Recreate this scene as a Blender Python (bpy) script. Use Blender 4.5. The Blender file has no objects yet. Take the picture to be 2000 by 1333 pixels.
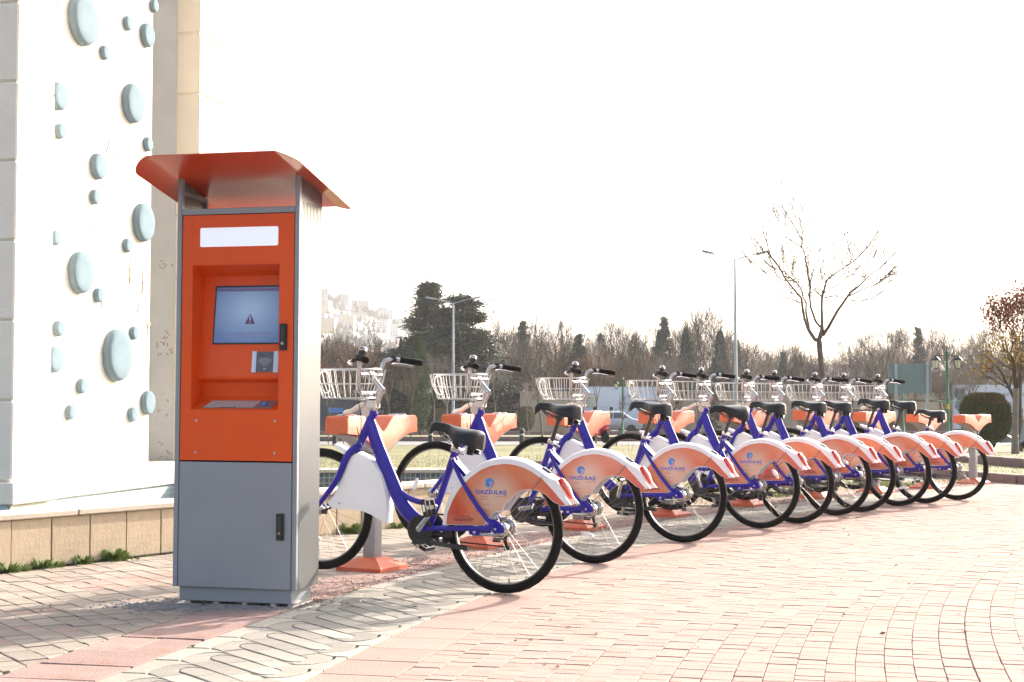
import bpy, bmesh, math, random
import numpy as np
from mathutils import Vector, Matrix, Euler
R = math.radians
PI = math.pi
C = bpy.context.scene.collection
SC = bpy.context.scene
rnd = random.Random(7)

# ------------------------------------------------------------------ camera, sky, sun, exposure
cam_d = bpy.data.cameras.new('camera')
cam_d.sensor_width = 36.0
cam_d.lens = 50.0
cam_d.clip_start = 0.1
cam_d.clip_end = 6000
cam = bpy.data.objects.new('camera', cam_d)
C.objects.link(cam)
cam.location = (0, 0, 0.985)
cam.rotation_euler = (R(90 + 2.504), 0, 0)
SC.camera = cam

SUN_AZ, SUN_EL = 43.0, 24.0
world = bpy.data.worlds.new('World')
SC.world = world
world.use_nodes = True
wn = world.node_tree
sky = wn.nodes.new('ShaderNodeTexSky')
sky.sky_type = 'NISHITA'
sky.sun_disc = False
sky.sun_elevation = R(SUN_EL)
sky.sun_rotation = R(SUN_AZ)
sky.air_density = 1.0
sky.dust_density = 6.0
sky.ozone_density = 1.0
hs = wn.nodes.new('ShaderNodeHueSaturation')
hs.inputs['Saturation'].default_value = 0.65
wn.links.new(sky.outputs[0], hs.inputs['Color'])
wn.links.new(hs.outputs[0], wn.nodes['Background'].inputs[0])
wn.nodes['Background'].inputs[1].default_value = 0.15

sun_d = bpy.data.lights.new('sun', 'SUN')
sun_d.energy = 3.7
sun_d.angle = R(0.6)
sun_d.color = (1.0, 0.89, 0.77)
sun = bpy.data.objects.new('sun', sun_d)
C.objects.link(sun)
sun.location = (20, 20, 20)
sdir = Vector((math.sin(R(SUN_AZ)) * math.cos(R(SUN_EL)), math.cos(R(SUN_AZ)) * math.cos(R(SUN_EL)), math.sin(R(SUN_EL))))
sun.rotation_euler = sdir.to_track_quat('Z', 'Y').to_euler()

vs = SC.view_settings
vs.view_transform = 'Standard'
vs.look = 'None'
vs.exposure = 1.65
vs.gamma = 1
vs.use_curve_mapping = False
SC.cycles.use_denoising = True
SC.cycles.max_bounces = 8
SC.cycles.volume_bounces = 0
SC.cycles.transparent_max_bounces = 8
SC.cycles.sample_clamp_indirect = 6

# ------------------------------------------------------------------ helpers
class MB:
    """collects faces and links them as ONE mesh object"""
    def __init__(s):
        s.v = []; s.f = []; s.c = []; s.tint = 0.5
    def add(s, vs_, fs):
        o = len(s.v)
        s.v += [tuple(p) for p in vs_]
        s.f += [tuple(i + o for i in f) for f in fs]
        s.c += [s.tint] * len(fs)
        return s
    def box(s, x0, x1, y0, y1, z0, z1):
        return s.add([(x0,y0,z0),(x1,y0,z0),(x1,y1,z0),(x0,y1,z0),(x0,y0,z1),(x1,y0,z1),(x1,y1,z1),(x0,y1,z1)],
                     [(0,3,2,1),(4,5,6,7),(0,1,5,4),(1,2,6,5),(2,3,7,6),(3,0,4,7)])
    def cbox(s, x0, x1, y0, y1, z0, z1, b=0.003, seg=1):
        bm = bmesh.new()
        bmesh.ops.create_cube(bm, size=1)
        for v in bm.verts:
            v.co = ((x0+x1)/2 + v.co.x*(x1-x0), (y0+y1)/2 + v.co.y*(y1-y0), (z0+z1)/2 + v.co.z*(z1-z0))
        bmesh.ops.bevel(bm, geom=bm.edges[:], offset=b, segments=seg, profile=0.5, affect='EDGES', clamp_overlap=True)
        bm.verts.index_update()
        s.add([v.co[:] for v in bm.verts], [[v.index for v in f.verts] for f in bm.faces])
        bm.free()
        return s
    def tube(s, pts, r, n=8, cap=True, flat=None):
        """pts polyline, r number or list; flat=(ry) optional second radius"""
        pts = [Vector(p) for p in pts]
        rs = r if isinstance(r, (list, tuple)) else [r] * len(pts)
        m = len(pts)
        vs_, fs = [], []
        t0 = (pts[1] - pts[0]).normalized()
        up = Vector((0, 1, 0)) if abs(t0.y) < 0.9 else Vector((0, 0, 1))
        for i, p in enumerate(pts):
            if i == 0: t = pts[1] - pts[0]
            elif i == m - 1: t = pts[-1] - pts[-2]
            else: t = (pts[i+1] - p).normalized() + (p - pts[i-1]).normalized()
            t.normalize()
            a = up - t * up.dot(t)
            if a.length < 1e-6: a = Vector((1, 0, 0)) - t * t.x
            a.normalize(); up = a
            b = t.cross(a)
            for k in range(n):
                th = 2 * PI * k / n + (PI / n if n == 4 else 0)
                ra = rs[i]; rb = rs[i] if flat is None else rs[i] * flat
                vs_.append(p + a * (math.cos(th) * rb) + b * (math.sin(th) * ra))
        for i in range(m - 1):
            for k in range(n):
                k2 = (k + 1) % n
                fs.append((i*n+k, i*n+k2, (i+1)*n+k2, (i+1)*n+k))
        if cap:
            fs.append(tuple(range(n-1, -1, -1))); fs.append(tuple((m-1)*n + k for k in range(n)))
        return s.add(vs_, fs)
    def prism(s, poly, y0, y1, M=None):
        """poly in (x,z); extruded along y"""
        n = len(poly)
        vs_ = [Vector((p[0], y0, p[1])) for p in poly] + [Vector((p[0], y1, p[1])) for p in poly]
        if M is not None: vs_ = [M @ v for v in vs_]
        fs = [tuple(range(n)), tuple(range(2*n-1, n-1, -1))]
        for i in range(n):
            j = (i + 1) % n
            fs.append((i, i+n, j+n, j))
        return s.add(vs_, fs)
    def lathe(s, prof, n=16, M=None, axis='z'):
        """prof list of (r, h) revolved round axis"""
        vs_, fs = [], []
        for r_, h in prof:
            for k in range(n):
                t = 2 * PI * k / n
                v = Vector((r_*math.cos(t), r_*math.sin(t), h))
                if axis == 'y': v = Vector((v.x, v.z, -v.y))
                if axis == 'x': v = Vector((v.z, v.x, v.y))
                vs_.append(v if M is None else M @ v)
        m = len(prof)
        for i in range(m - 1):
            for k in range(n):
                k2 = (k + 1) % n
                fs.append((i*n+k, i*n+k2, (i+1)*n+k2, (i+1)*n+k))
        if prof[0][0] > 1e-5: fs.append(tuple(range(n-1, -1, -1)))
        if prof[-1][0] > 1e-5: fs.append(tuple((m-1)*n + k for k in range(n)))
        return s.add(vs_, fs)
    def torus(s, R0, prof, n=48, axis_y=True):
        """closed profile (dr, dy) swept round the y axis at radius R0"""
        m = len(prof); vs_, fs = [], []
        for k in range(n):
            t = 2 * PI * k / n
            for dr, dy in prof:
                vs_.append(((R0+dr)*math.cos(t), dy, (R0+dr)*math.sin(t)))
        for k in range(n):
            k2 = (k + 1) % n
            for i in range(m):
                j = (i + 1) % m
                fs.append((k*m+i, k*m+j, k2*m+j, k2*m+i))
        return s.add(vs_, fs)
    def grid(s, P):
        """P 2d list of points"""
        a, b = len(P), len(P[0])
        vs_ = [p for row in P for p in row]
        fs = [(i*b+j, i*b+j+1, (i+1)*b+j+1, (i+1)*b+j) for i in range(a-1) for j in range(b-1)]
        return s.add(vs_, fs)
    def build(s, name, m, parent=None, loc=None, smooth=35, link=True, origin=None):
        me = bpy.data.meshes.new(name)
        vv = s.v
        if origin is not None:
            ox, oy, oz = origin
            vv = [(p[0]-ox, p[1]-oy, p[2]-oz) for p in vv]
        me.from_pydata(vv, [], s.f)
        at = me.attributes.new('tint', 'FLOAT', 'FACE')
        at.data.foreach_set('value', s.c)
        if smooth:
            me.polygons.foreach_set('use_smooth', [True] * len(me.polygons))
            me.set_sharp_from_angle(angle=R(smooth))
        if m is not None: me.materials.append(m)
        me.update()
        o = bpy.data.objects.new(name, me)
        C.objects.link(o)
        if parent is not None: o.parent = parent
        if origin is not None: o.location = origin
        if loc is not None: o.location = loc
        return o

def tag(o, label=None, cat=None, group=None, kind=None):
    if label: o['label'] = label
    if cat: o['category'] = cat
    if group: o['group'] = group
    if kind: o['kind'] = kind
    return o
def empty(name, loc=(0,0,0), rz=0.0):
    o = bpy.data.objects.new(name, None)
    o.empty_display_size = 0.1
    C.objects.link(o); o.location = loc; o.rotation_euler = (0, 0, rz)
    return o
CH = {}
def kids(o):
    return [c for c in bpy.data.objects if c.parent is o]
def copy_tree(o, parent=None):
    c = o.copy(); C.objects.link(c)
    if parent is not None: c.parent = parent
    for k in list(o.children): copy_tree(k, c)
    return c
def clones(me_obj, name=None):
    c = me_obj.copy(); C.objects.link(c); return c
def chaikin(pts, it=2, closed=False):
    pts = [Vector(p) for p in pts]
    for _ in range(it):
        q = []
        n = len(pts)
        rng = range(n if closed else n-1)
        if not closed: q.append(pts[0])
        for i in rng:
            a, b = pts[i], pts[(i+1) % n]
            q.append(a*0.75 + b*0.25); q.append(a*0.25 + b*0.75)
        if not closed: q.append(pts[-1])
        pts = q
    return pts
FONT_CACHE = {}
def text_obj(name, body, size, m, parent, M, extrude=0.0004, align='CENTER', sx=1.0, bold=0.0):
    cu = bpy.data.curves.new(name, 'FONT')
    cu.body = body; cu.size = size; cu.extrude = extrude; cu.align_x = align; cu.align_y = 'CENTER'
    cu.resolution_u = 2; cu.offset = bold
    t = bpy.data.objects.new(name + '_tmp', cu); C.objects.link(t)
    dg = bpy.context.evaluated_depsgraph_get()
    me = bpy.data.meshes.new_from_object(t.evaluated_get(dg))
    me.transform(M @ Matrix.Diagonal((sx, 1, 1, 1)))
    me.materials.clear(); me.materials.append(m)
    bpy.data.objects.remove(t)
    o = bpy.data.objects.new(name, me); C.objects.link(o); o.parent = parent
    return o

# ------------------------------------------------------------------ materials
def mat(name, col, rough=0.6, metal=0.0, var=0.0, vscale=5.0, bump=0.0, bscale=60.0, spec=0.5, tint=0.0, coat=0.0,
        dirt=None, dscale=1.5, damt=0.0, dthr=0.55, emit=None, trans=0.0, alpha=1.0, sheen=0.0, obj_rand=0.0, coords='Object'):
    m = bpy.data.materials.new(name); m.use_nodes = True
    nt = m.node_tree; N = nt.nodes; Lk = nt.links
    b = N['Principled BSDF']
    b.inputs['Base Color'].default_value = (*col, 1)
    b.inputs['Roughness'].default_value = rough
    b.inputs['Metallic'].default_value = metal
    b.inputs['Specular IOR Level'].default_value = spec
    if coat: b.inputs['Coat Weight'].default_value = coat; b.inputs['Coat Roughness'].default_value = 0.08
    if trans: b.inputs['Transmission Weight'].default_value = trans
    if alpha < 1: b.inputs['Alpha'].default_value = alpha
    if emit: b.inputs['Emission Color'].default_value = (*emit[:3], 1); b.inputs['Emission Strength'].default_value = emit[3]
    tc = N.new('ShaderNodeTexCoord')
    cur = None
    if var or tint or obj_rand or damt:
        rgb = N.new('ShaderNodeRGB'); rgb.outputs[0].default_value = (*col, 1)
        cur = rgb.outputs[0]
    def hsv(cur, fac_out, amt):
        h = N.new('ShaderNodeHueSaturation')
        mr = N.new('ShaderNodeMapRange')
        mr.inputs['To Min'].default_value = 1 - amt; mr.inputs['To Max'].default_value = 1 + amt
        Lk.new(fac_out, mr.inputs['Value']); Lk.new(mr.outputs[0], h.inputs['Value'])
        Lk.new(cur, h.inputs['Color']); return h.outputs[0]
    if var:
        n = N.new('ShaderNodeTexNoise'); n.inputs['Scale'].default_value = vscale; n.inputs['Detail'].default_value = 6
        n.inputs['Roughness'].default_value = 0.65
        Lk.new(tc.outputs[coords], n.inputs['Vector'])
        mr0 = N.new('ShaderNodeMapRange'); mr0.inputs['From Min'].default_value = 0.3; mr0.inputs['From Max'].default_value = 0.7
        Lk.new(n.outputs['Fac'], mr0.inputs['Value'])
        cur = hsv(cur, mr0.outputs[0], var)
    if tint:
        a = N.new('ShaderNodeAttribute'); a.attribute_name = 'tint'
        cur = hsv(cur, a.outputs['Fac'], tint)
    if obj_rand:
        oi = N.new('ShaderNodeObjectInfo')
        cur = hsv(cur, oi.outputs['Random'], obj_rand)
    if damt:
        n = N.new('ShaderNodeTexNoise'); n.inputs['Scale'].default_value = dscale; n.inputs['Detail'].default_value = 8
        n.inputs['Roughness'].default_value = 0.7
        Lk.new(tc.outputs[coords], n.inputs['Vector'])
        mr1 = N.new('ShaderNodeMapRange'); mr1.inputs['From Min'].default_value = dthr; mr1.inputs['From Max'].default_value = dthr + 0.12
        mr1.inputs['To Max'].default_value = damt
        Lk.new(n.outputs['Fac'], mr1.inputs['Value'])
        mx = N.new('ShaderNodeMix'); mx.data_type = 'RGBA'
        Lk.new(mr1.outputs[0], mx.inputs['Factor']); Lk.new(cur, mx.inputs[6]); mx.inputs[7].default_value = (*(dirt or (0.1,0.08,0.06)), 1)
        cur = mx.outputs[2]
    if cur is not None: Lk.new(cur, b.inputs['Base Color'])
    if bump:
        n = N.new('ShaderNodeTexNoise'); n.inputs['Scale'].default_value = bscale; n.inputs['Detail'].default_value = 4
        Lk.new(tc.outputs[coords], n.inputs['Vector'])
        bp = N.new('ShaderNodeBump'); bp.inputs['Strength'].default_value = bump; bp.inputs['Distance'].default_value = 0.01
        Lk.new(n.outputs['Fac'], bp.inputs['Height']); Lk.new(bp.outputs[0], b.inputs['Normal'])
    return m

M = {}
M['frame'] = mat('blue_paint', (0.022, 0.014, 0.29), 0.32, coat=0.1, spec=0.3, var=0.06, vscale=3)
M['black'] = mat('black_plastic', (0.012, 0.012, 0.013), 0.45, var=0.15)
M['rubber'] = mat('tyre_rubber', (0.008, 0.0075, 0.0075), 0.8, spec=0.2, bump=0.25, bscale=120, var=0.2, vscale=8, dirt=(0.12,0.09,0.07), damt=0.12, dscale=5, dthr=0.62)
M['leather'] = mat('saddle_black', (0.007, 0.007, 0.008), 0.36, spec=0.35, bump=0.12, bscale=250)
M['alu'] = mat('aluminium', (0.43, 0.43, 0.44), 0.2, metal=0.95, var=0.08)
M['steel'] = mat('steel_wire', (0.50, 0.48, 0.46), 0.42, metal=0.8)
M['wire'] = mat('basket_wire', (0.62, 0.62, 0.62), 0.3, metal=0.7)
M['rim'] = mat('rim_alloy', (0.16, 0.155, 0.15), 0.4, metal=0.7)
M['spoke'] = mat('spoke_steel', (0.20, 0.195, 0.19), 0.45, metal=0.6)
M['whitep'] = mat('white_plastic', (0.76, 0.77, 0.80), 0.35, var=0.03, vscale=4, dirt=(0.4,0.36,0.32), damt=0.25, dscale=3, dthr=0.6)
M['redlens'] = mat('red_lens', (0.75, 0.03, 0.015), 0.12, coat=0.8)
M['reflector'] = mat('white_reflector', (0.85, 0.86, 0.86), 0.2, var=0.05)
M['greypost'] = mat('post_grey', (0.25, 0.255, 0.255), 0.5, var=0.06, vscale=6)
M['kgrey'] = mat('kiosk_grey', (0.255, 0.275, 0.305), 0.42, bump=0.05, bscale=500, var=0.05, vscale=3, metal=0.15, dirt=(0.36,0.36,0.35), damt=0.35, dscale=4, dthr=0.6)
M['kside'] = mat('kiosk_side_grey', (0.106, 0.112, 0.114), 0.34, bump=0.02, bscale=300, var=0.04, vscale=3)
M['korange'] = mat('kiosk_orange', (0.72, 0.085, 0.010), 0.42, spec=0.3, bump=0.04, bscale=450, var=0.05, vscale=4)
M['kred'] = mat('kiosk_roof_red', (0.55, 0.055, 0.010), 0.22, coat=0.15, spec=0.4, var=0.05)
M['dorange'] = mat('dock_orange', (0.62, 0.125, 0.04), 0.42, bump=0.35, bscale=260, var=0.08, vscale=30)
M['dbase'] = mat('dock_base_orange', (0.50, 0.10, 0.04), 0.5, bump=0.2, bscale=200, var=0.1, vscale=10, dirt=(0.5,0.42,0.38), damt=0.9, dscale=7, dthr=0.62)
M['white_acr'] = mat('lightbox_acrylic', (0.82, 0.87, 0.95), 0.25, emit=(0.8, 0.88, 1.0, 0.12))
M['seam'] = mat('dark_gap', (0.01, 0.01, 0.012), 0.7)
M['armalu'] = mat('lock_arm_grey', (0.62, 0.57, 0.52), 0.45, metal=0.4)
M['bluep'] = mat('print_blue', (0.025, 0.09, 0.48), 0.5)
M['bluel'] = mat('print_light_blue', (0.035, 0.22, 0.62), 0.5)
M['darkp'] = mat('print_dark_red', (0.13, 0.025, 0.015), 0.5)
M['pink'] = mat('print_pink', (0.6, 0.08, 0.25), 0.5)
M['key'] = mat('key_steel', (0.62, 0.60, 0.58), 0.4, metal=0.3)
M['paper'] = mat('light_blue_edge', (0.55, 0.68, 0.82), 0.5)
M['rfgrey'] = mat('reader_grey', (0.10, 0.11, 0.13), 0.5)

# paving
PB = dict(rough=0.9, spec=0.12, bump=0.35, bscale=90)
M['brick'] = mat('pink_brick', (0.335, 0.238, 0.205), var=0.08, vscale=9, tint=0.07, dirt=(0.24,0.18,0.155), damt=0.4, dscale=2.2, dthr=0.57, coords='Object', **PB)
M['slab'] = mat('pink_slab', (0.335, 0.232, 0.20), var=0.08, vscale=5, tint=0.06, dirt=(0.25,0.18,0.155), damt=0.5, dscale=3, dthr=0.58, **PB)
M['redslab'] = mat('red_slab', (0.31, 0.222, 0.20), var=0.14, vscale=5, tint=0.14, dirt=(0.22,0.12,0.09), damt=0.75, dscale=2.5, dthr=0.54, **PB)
M['wavew'] = mat('wave_white', (0.335, 0.31, 0.27), var=0.10, vscale=7, tint=0.10, dirt=(0.22,0.2,0.18), damt=0.4, dscale=3, dthr=0.58, **PB)
M['waveg'] = mat('wave_grey', (0.265, 0.25, 0.22), var=0.10, vscale=7, tint=0.12, dirt=(0.15,0.14,0.125), damt=0.4, dscale=3, dthr=0.58, **PB)
M['paver'] = mat('grey_paver', (0.305, 0.262, 0.222), var=0.12, vscale=7, tint=0.13, dirt=(0.17,0.155,0.14), damt=0.5, dscale=2, dthr=0.55, **PB)
M['paverpink'] = mat('pink_paver', (0.34, 0.245, 0.21), var=0.12, vscale=7, tint=0.12, **PB)
M['sand'] = mat('joint_sand', (0.022, 0.017, 0.015), 0.95, spec=0.1, var=0.25, vscale=30, bump=0.3)
M['plaza'] = mat('plaza_far', (0.335, 0.226, 0.192), 0.85, var=0.12, vscale=3)
M['soil'] = mat('soil', (0.20, 0.125, 0.085), 0.95, var=0.3, vscale=12, bump=0.8, bscale=40, dirt=(0.17,0.19,0.06), damt=0.8, dscale=3, dthr=0.52)
M['reddust'] = mat('red_dust', (0.235, 0.15, 0.125), 0.95, var=0.3, vscale=30, bump=0.8, bscale=80)
M['mortar'] = mat('broken_mortar', (0.20, 0.19, 0.19), 0.9, var=0.35, vscale=20, bump=0.8, bscale=60)
M['lawn'] = mat('winter_lawn', (0.145, 0.135, 0.045), 0.95, var=0.3, vscale=1.2, bump=0.9, bscale=25, dirt=(0.10,0.115,0.035), damt=0.8, dscale=0.5, dthr=0.5)
M['ground'] = mat('earth', (0.11, 0.095, 0.065), 0.95, var=0.25, vscale=0.3)
M['path'] = mat('pale_path', (0.125, 0.125, 0.125), 0.85, var=0.12, vscale=1.0, dirt=(0.25,0.25,0.25), damt=0.5, dscale=0.8, dthr=0.5)
M['road'] = mat('asphalt', (0.07, 0.072, 0.075), 0.85, var=0.15, vscale=1.0)
M['kerb'] = mat('kerb_stone', (0.19, 0.125, 0.118), 0.85, var=0.15, vscale=4, bump=0.3, obj_rand=0.12)
M['grass1'] = mat('grass_blade', (0.155, 0.138, 0.052), 0.7, var=0.3, vscale=3, tint=0.4)
M['weed'] = mat('weed_green', (0.18, 0.24, 0.06), 0.6, tint=0.4)
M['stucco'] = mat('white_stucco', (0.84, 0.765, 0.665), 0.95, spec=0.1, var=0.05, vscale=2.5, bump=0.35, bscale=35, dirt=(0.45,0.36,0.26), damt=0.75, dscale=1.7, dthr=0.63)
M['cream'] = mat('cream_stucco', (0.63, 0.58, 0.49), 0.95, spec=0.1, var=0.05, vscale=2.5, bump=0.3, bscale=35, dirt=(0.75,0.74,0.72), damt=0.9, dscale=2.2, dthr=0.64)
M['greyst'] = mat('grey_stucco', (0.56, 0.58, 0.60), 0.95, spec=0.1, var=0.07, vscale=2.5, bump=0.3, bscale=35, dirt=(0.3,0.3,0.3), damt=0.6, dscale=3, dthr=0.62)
M['disc'] = mat('disc_blue_grey', (0.165, 0.225, 0.26), 0.85, spec=0.08, var=0.10, vscale=3, bump=0.12, bscale=30, dirt=(0.26,0.32,0.33), damt=0.5, dscale=6, dthr=0.6)
M['panel'] = mat('travertine_panel', (0.44, 0.35, 0.245), 0.85, var=0.12, vscale=4, bump=0.3, bscale=40, dirt=(0.26,0.19,0.12), damt=0.8, dscale=2.6, dthr=0.56, obj_rand=0.07)
M['cap'] = mat('travertine_cap', (0.50, 0.44, 0.36), 0.85, var=0.1, vscale=4, bump=0.3, bscale=40, dirt=(0.3,0.24,0.17), damt=0.5, dscale=4, dthr=0.6)
def tile_mat(ca, cb_):
    m = mat('pool_tile', (0.25, 0.42, 0.48), 0.35)
    nt = m.node_tree; N = nt.nodes; Lk = nt.links
    tc = N.new('ShaderNodeTexCoord'); br = N.new('ShaderNodeTexBrick')
    br.offset = 0; br.inputs['Scale'].default_value = 1
    br.inputs['Brick Width'].default_value = 0.05; br.inputs['Row Height'].default_value = 0.05; br.inputs['Mortar Size'].default_value = 0.004
    br.inputs['Color1'].default_value = (*ca, 1); br.inputs['Color2'].default_value = (*cb_, 1); br.inputs['Mortar'].default_value = (0.36, 0.34, 0.30, 1)
    mp = N.new('ShaderNodeMapping'); mp.inputs['Rotation'].default_value = (R(90), 0, 0)
    Lk.new(tc.outputs['Object'], mp.inputs[0]); Lk.new(mp.outputs[0], br.inputs['Vector'])
    Lk.new(br.outputs['Color'], N['Principled BSDF'].inputs['Base Color'])
    return m
M['tile'] = tile_mat((0.44, 0.53, 0.55), (0.34, 0.45, 0.49))
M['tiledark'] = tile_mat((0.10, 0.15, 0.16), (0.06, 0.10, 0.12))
M['water'] = mat('dark_pool_floor', (0.05, 0.075, 0.08), 0.25, var=0.3, vscale=1.5)
def sticker_mat():
    m = mat('fender_print', (0.8, 0.3, 0.1), 0.32, coat=0.3)
    nt = m.node_tree; N = nt.nodes; Lk = nt.links
    tc = N.new('ShaderNodeTexCoord')
    def blob(cx, cz, r0, r1):
        mp = N.new('ShaderNodeMapping'); mp.inputs['Location'].default_value = (-cx, 0, -cz); mp.inputs['Scale'].default_value = (1, 0, 1)
        Lk.new(tc.outputs['Object'], mp.inputs[0])
        ln = N.new('ShaderNodeVectorMath'); ln.operation = 'LENGTH'; Lk.new(mp.outputs[0], ln.inputs[0])
        mr = N.new('ShaderNodeMapRange'); mr.interpolation_type = 'SMOOTHSTEP'
        mr.inputs['From Min'].default_value = r0; mr.inputs['From Max'].default_value = r1
        Lk.new(ln.outputs['Value'], mr.inputs['Value']); return mr.outputs[0]
    def mix(f, a, b):
        mx = N.new('ShaderNodeMix'); mx.data_type = 'RGBA'; Lk.new(f, mx.inputs['Factor'])
        for i, c in ((6, a), (7, b)):
            if isinstance(c, tuple): mx.inputs[i].default_value = (*c, 1)
            else: Lk.new(c, mx.inputs[i])
        return mx.outputs[2]
    base = mix(blob(0.02, 0.50, 0.02, 0.20), (0.60, 0.42, 0.32), (0.60, 0.125, 0.040))
    base = mix(blob(0.30, 0.38, 0.03, 0.17), (0.52, 0.035, 0.018), base)
    base = mix(blob(-0.34, 0.47, 0.03, 0.17), (0.56, 0.085, 0.055), base)
    nz = N.new('ShaderNodeTexNoise'); nz.inputs['Scale'].default_value = 7; nz.inputs['Detail'].default_value = 3
    Lk.new(tc.outputs['Object'], nz.inputs['Vector'])
    mr = N.new('ShaderNodeMapRange'); mr.inputs['From Min'].default_value = 0.35; mr.inputs['From Max'].default_value = 0.75
    mr.inputs['To Min'].default_value = 0; mr.inputs['To Max'].default_value = 0.4; Lk.new(nz.outputs['Fac'], mr.inputs['Value'])
    base = mix(mr.outputs[0], base, (0.72, 0.40, 0.26))
    Lk.new(base, N['Principled BSDF'].inputs['Base Color'])
    return m
M['sticker'] = sticker_mat()
def screen_mat():
    m = mat('screen_glass', (0.08, 0.16, 0.30), 0.12)
    nt = m.node_tree; N = nt.nodes; Lk = nt.links
    tc = N.new('ShaderNodeTexCoord'); mp = N.new('ShaderNodeMapping'); mp.inputs['Location'].default_value = (-0.5, 0, -0.6); mp.inputs['Scale'].default_value = (1, 0, 1)
    Lk.new(tc.outputs['Generated'], mp.inputs[0])
    ln = N.new('ShaderNodeVectorMath'); ln.operation = 'LENGTH'; Lk.new(mp.outputs[0], ln.inputs[0])
    cr = N.new('ShaderNodeValToRGB'); cr.color_ramp.elements[0].position = 0.1; cr.color_ramp.elements[0].color = (0.24, 0.36, 0.52, 1)
    cr.color_ramp.elements[1].position = 0.65; cr.color_ramp.elements[1].color = (0.07, 0.14, 0.31, 1)
    Lk.new(ln.outputs['Value'], cr.inputs[0])
    b = N['Principled BSDF']
    Lk.new(cr.outputs[0], b.inputs['Emission Color']); b.inputs['Emission Strength'].default_value = 0.08
    Lk.new(cr.outputs[0], b.inputs['Base Color'])
    return m
M['screen'] = screen_mat()

# background
M['bark'] = mat('grey_bark', (0.085, 0.065, 0.052), 0.9, var=0.2, vscale=6)
M['barkpale'] = mat('pale_bark', (0.17, 0.145, 0.13), 0.9, var=0.2, vscale=5)
M['bigbark'] = mat('big_tree_bark', (0.115, 0.078, 0.063), 0.9, var=0.2, vscale=6, bump=0.4, bscale=15)
M['twig'] = mat('brown_twigs', (0.056, 0.036, 0.022), 0.9, var=0.2, vscale=2)
M['twig2'] = mat('tan_twigs', (0.115, 0.075, 0.032), 0.9, var=0.2, vscale=2)
M['twig3'] = mat('red_brown_twigs', (0.052, 0.030, 0.022), 0.9, var=0.2, vscale=2)
M['leafor'] = mat('orange_leaves', (0.24, 0.08, 0.03), 0.7, tint=0.5)
M['leafred'] = mat('red_leaves', (0.27, 0.075, 0.03), 0.7, tint=0.5)
M['leafyel'] = mat('yellow_leaves', (0.36, 0.22, 0.03), 0.7, tint=0.4)
M['pine'] = mat('pine_needles', (0.022, 0.038, 0.019), 0.8, tint=0.5, var=0.3, vscale=0.8)
M['pine2'] = mat('dark_conifer', (0.028, 0.05, 0.038), 0.8, tint=0.5)
M['cypress'] = mat('cypress_green', (0.05, 0.085, 0.03), 0.8, tint=0.5)
M['topi'] = mat('topiary_green', (0.06, 0.07, 0.022), 0.8, tint=0.5)
M['topi2'] = mat('topiary_brown_tips', (0.16, 0.10, 0.03), 0.8, tint=0.5)
M['lampgreen'] = mat('lamp_green', (0.02, 0.16, 0.10), 0.4)
M['lampblack'] = mat('lamp_black', (0.02, 0.025, 0.025), 0.5)
M['lampglass'] = mat('lamp_glass', (0.62, 0.66, 0.52), 0.25)
M['galv'] = mat('galvanised', (0.33, 0.37, 0.42), 0.45, metal=0.4)
M['signback'] = mat('sign_back', (0.12, 0.195, 0.20), 0.45, var=0.12, vscale=1.2)
M['banner'] = mat('banner_white', (0.58, 0.60, 0.66), 0.6, var=0.04)
M['bannertext'] = mat('banner_text', (0.20, 0.19, 0.22), 0.6)
M['leaflogo'] = mat('banner_green', (0.03, 0.22, 0.14), 0.6)
M['leaflogo2'] = mat('banner_grey_green', (0.13, 0.20, 0.21), 0.6)
M['beige'] = mat('beige_wall', (0.38, 0.31, 0.22), 0.9, var=0.1, vscale=0.5)
M['fencep'] = mat('fence_panel', (0.42, 0.36, 0.26), 0.8, obj_rand=0.15, var=0.1, vscale=1)
M['rust'] = mat('rust_frame', (0.16, 0.07, 0.045), 0.85, var=0.2, vscale=1)
M['darkb'] = mat('dark_building', (0.07, 0.08, 0.09), 0.8, var=0.2, vscale=0.5)
M['shedw'] = mat('shed_white', (0.36, 0.35, 0.32), 0.8)
M['truckw'] = mat('truck_white', (0.60, 0.68, 0.78), 0.5, var=0.04)
M['carw'] = mat('car_silver', (0.34, 0.38, 0.44), 0.3, metal=0.3)
M['carglass'] = mat('car_glass', (0.05, 0.08, 0.10), 0.1)
M['redpaint'] = mat('scooter_red', (0.50, 0.02, 0.015), 0.3)
M['bluesilver'] = mat('scooter_silver_blue', (0.28, 0.34, 0.44), 0.25, metal=0.4)
M['tent'] = mat('tent_white', (0.55, 0.58, 0.62), 0.7)
M['city'] = mat('city_wall', (0.46, 0.46, 0.46), 0.9, obj_rand=0.25)
M['cityy'] = mat('city_yellow', (0.52, 0.40, 0.20), 0.9)
M['cityroof'] = mat('city_roof', (0.35, 0.28, 0.25), 0.9)
M['window'] = mat('far_window', (0.27, 0.28, 0.29), 0.5)  # paled for the far town: part of the haze is put into this colour
M['hill'] = mat('hill', (0.10, 0.09, 0.07), 0.95, var=0.3, vscale=0.02)
M['wood'] = mat('woodland', (0.044, 0.030, 0.021), 0.95, var=0.3, vscale=0.3)

# ------------------------------------------------------------------ lie of the land
def zg(y):
    if y < 25: return 0.0
    if y < 260: return -0.015 * (y - 25)
    return -3.525
def px_x(px, y): return (px - 1000.0) * y / 2778.0
CX, CY = 19.0, 1.0           # the paving is laid in rings round this point
def pol(r, a): return Vector((CX + r*math.cos(a), CY + r*math.sin(a), 0))

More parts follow.
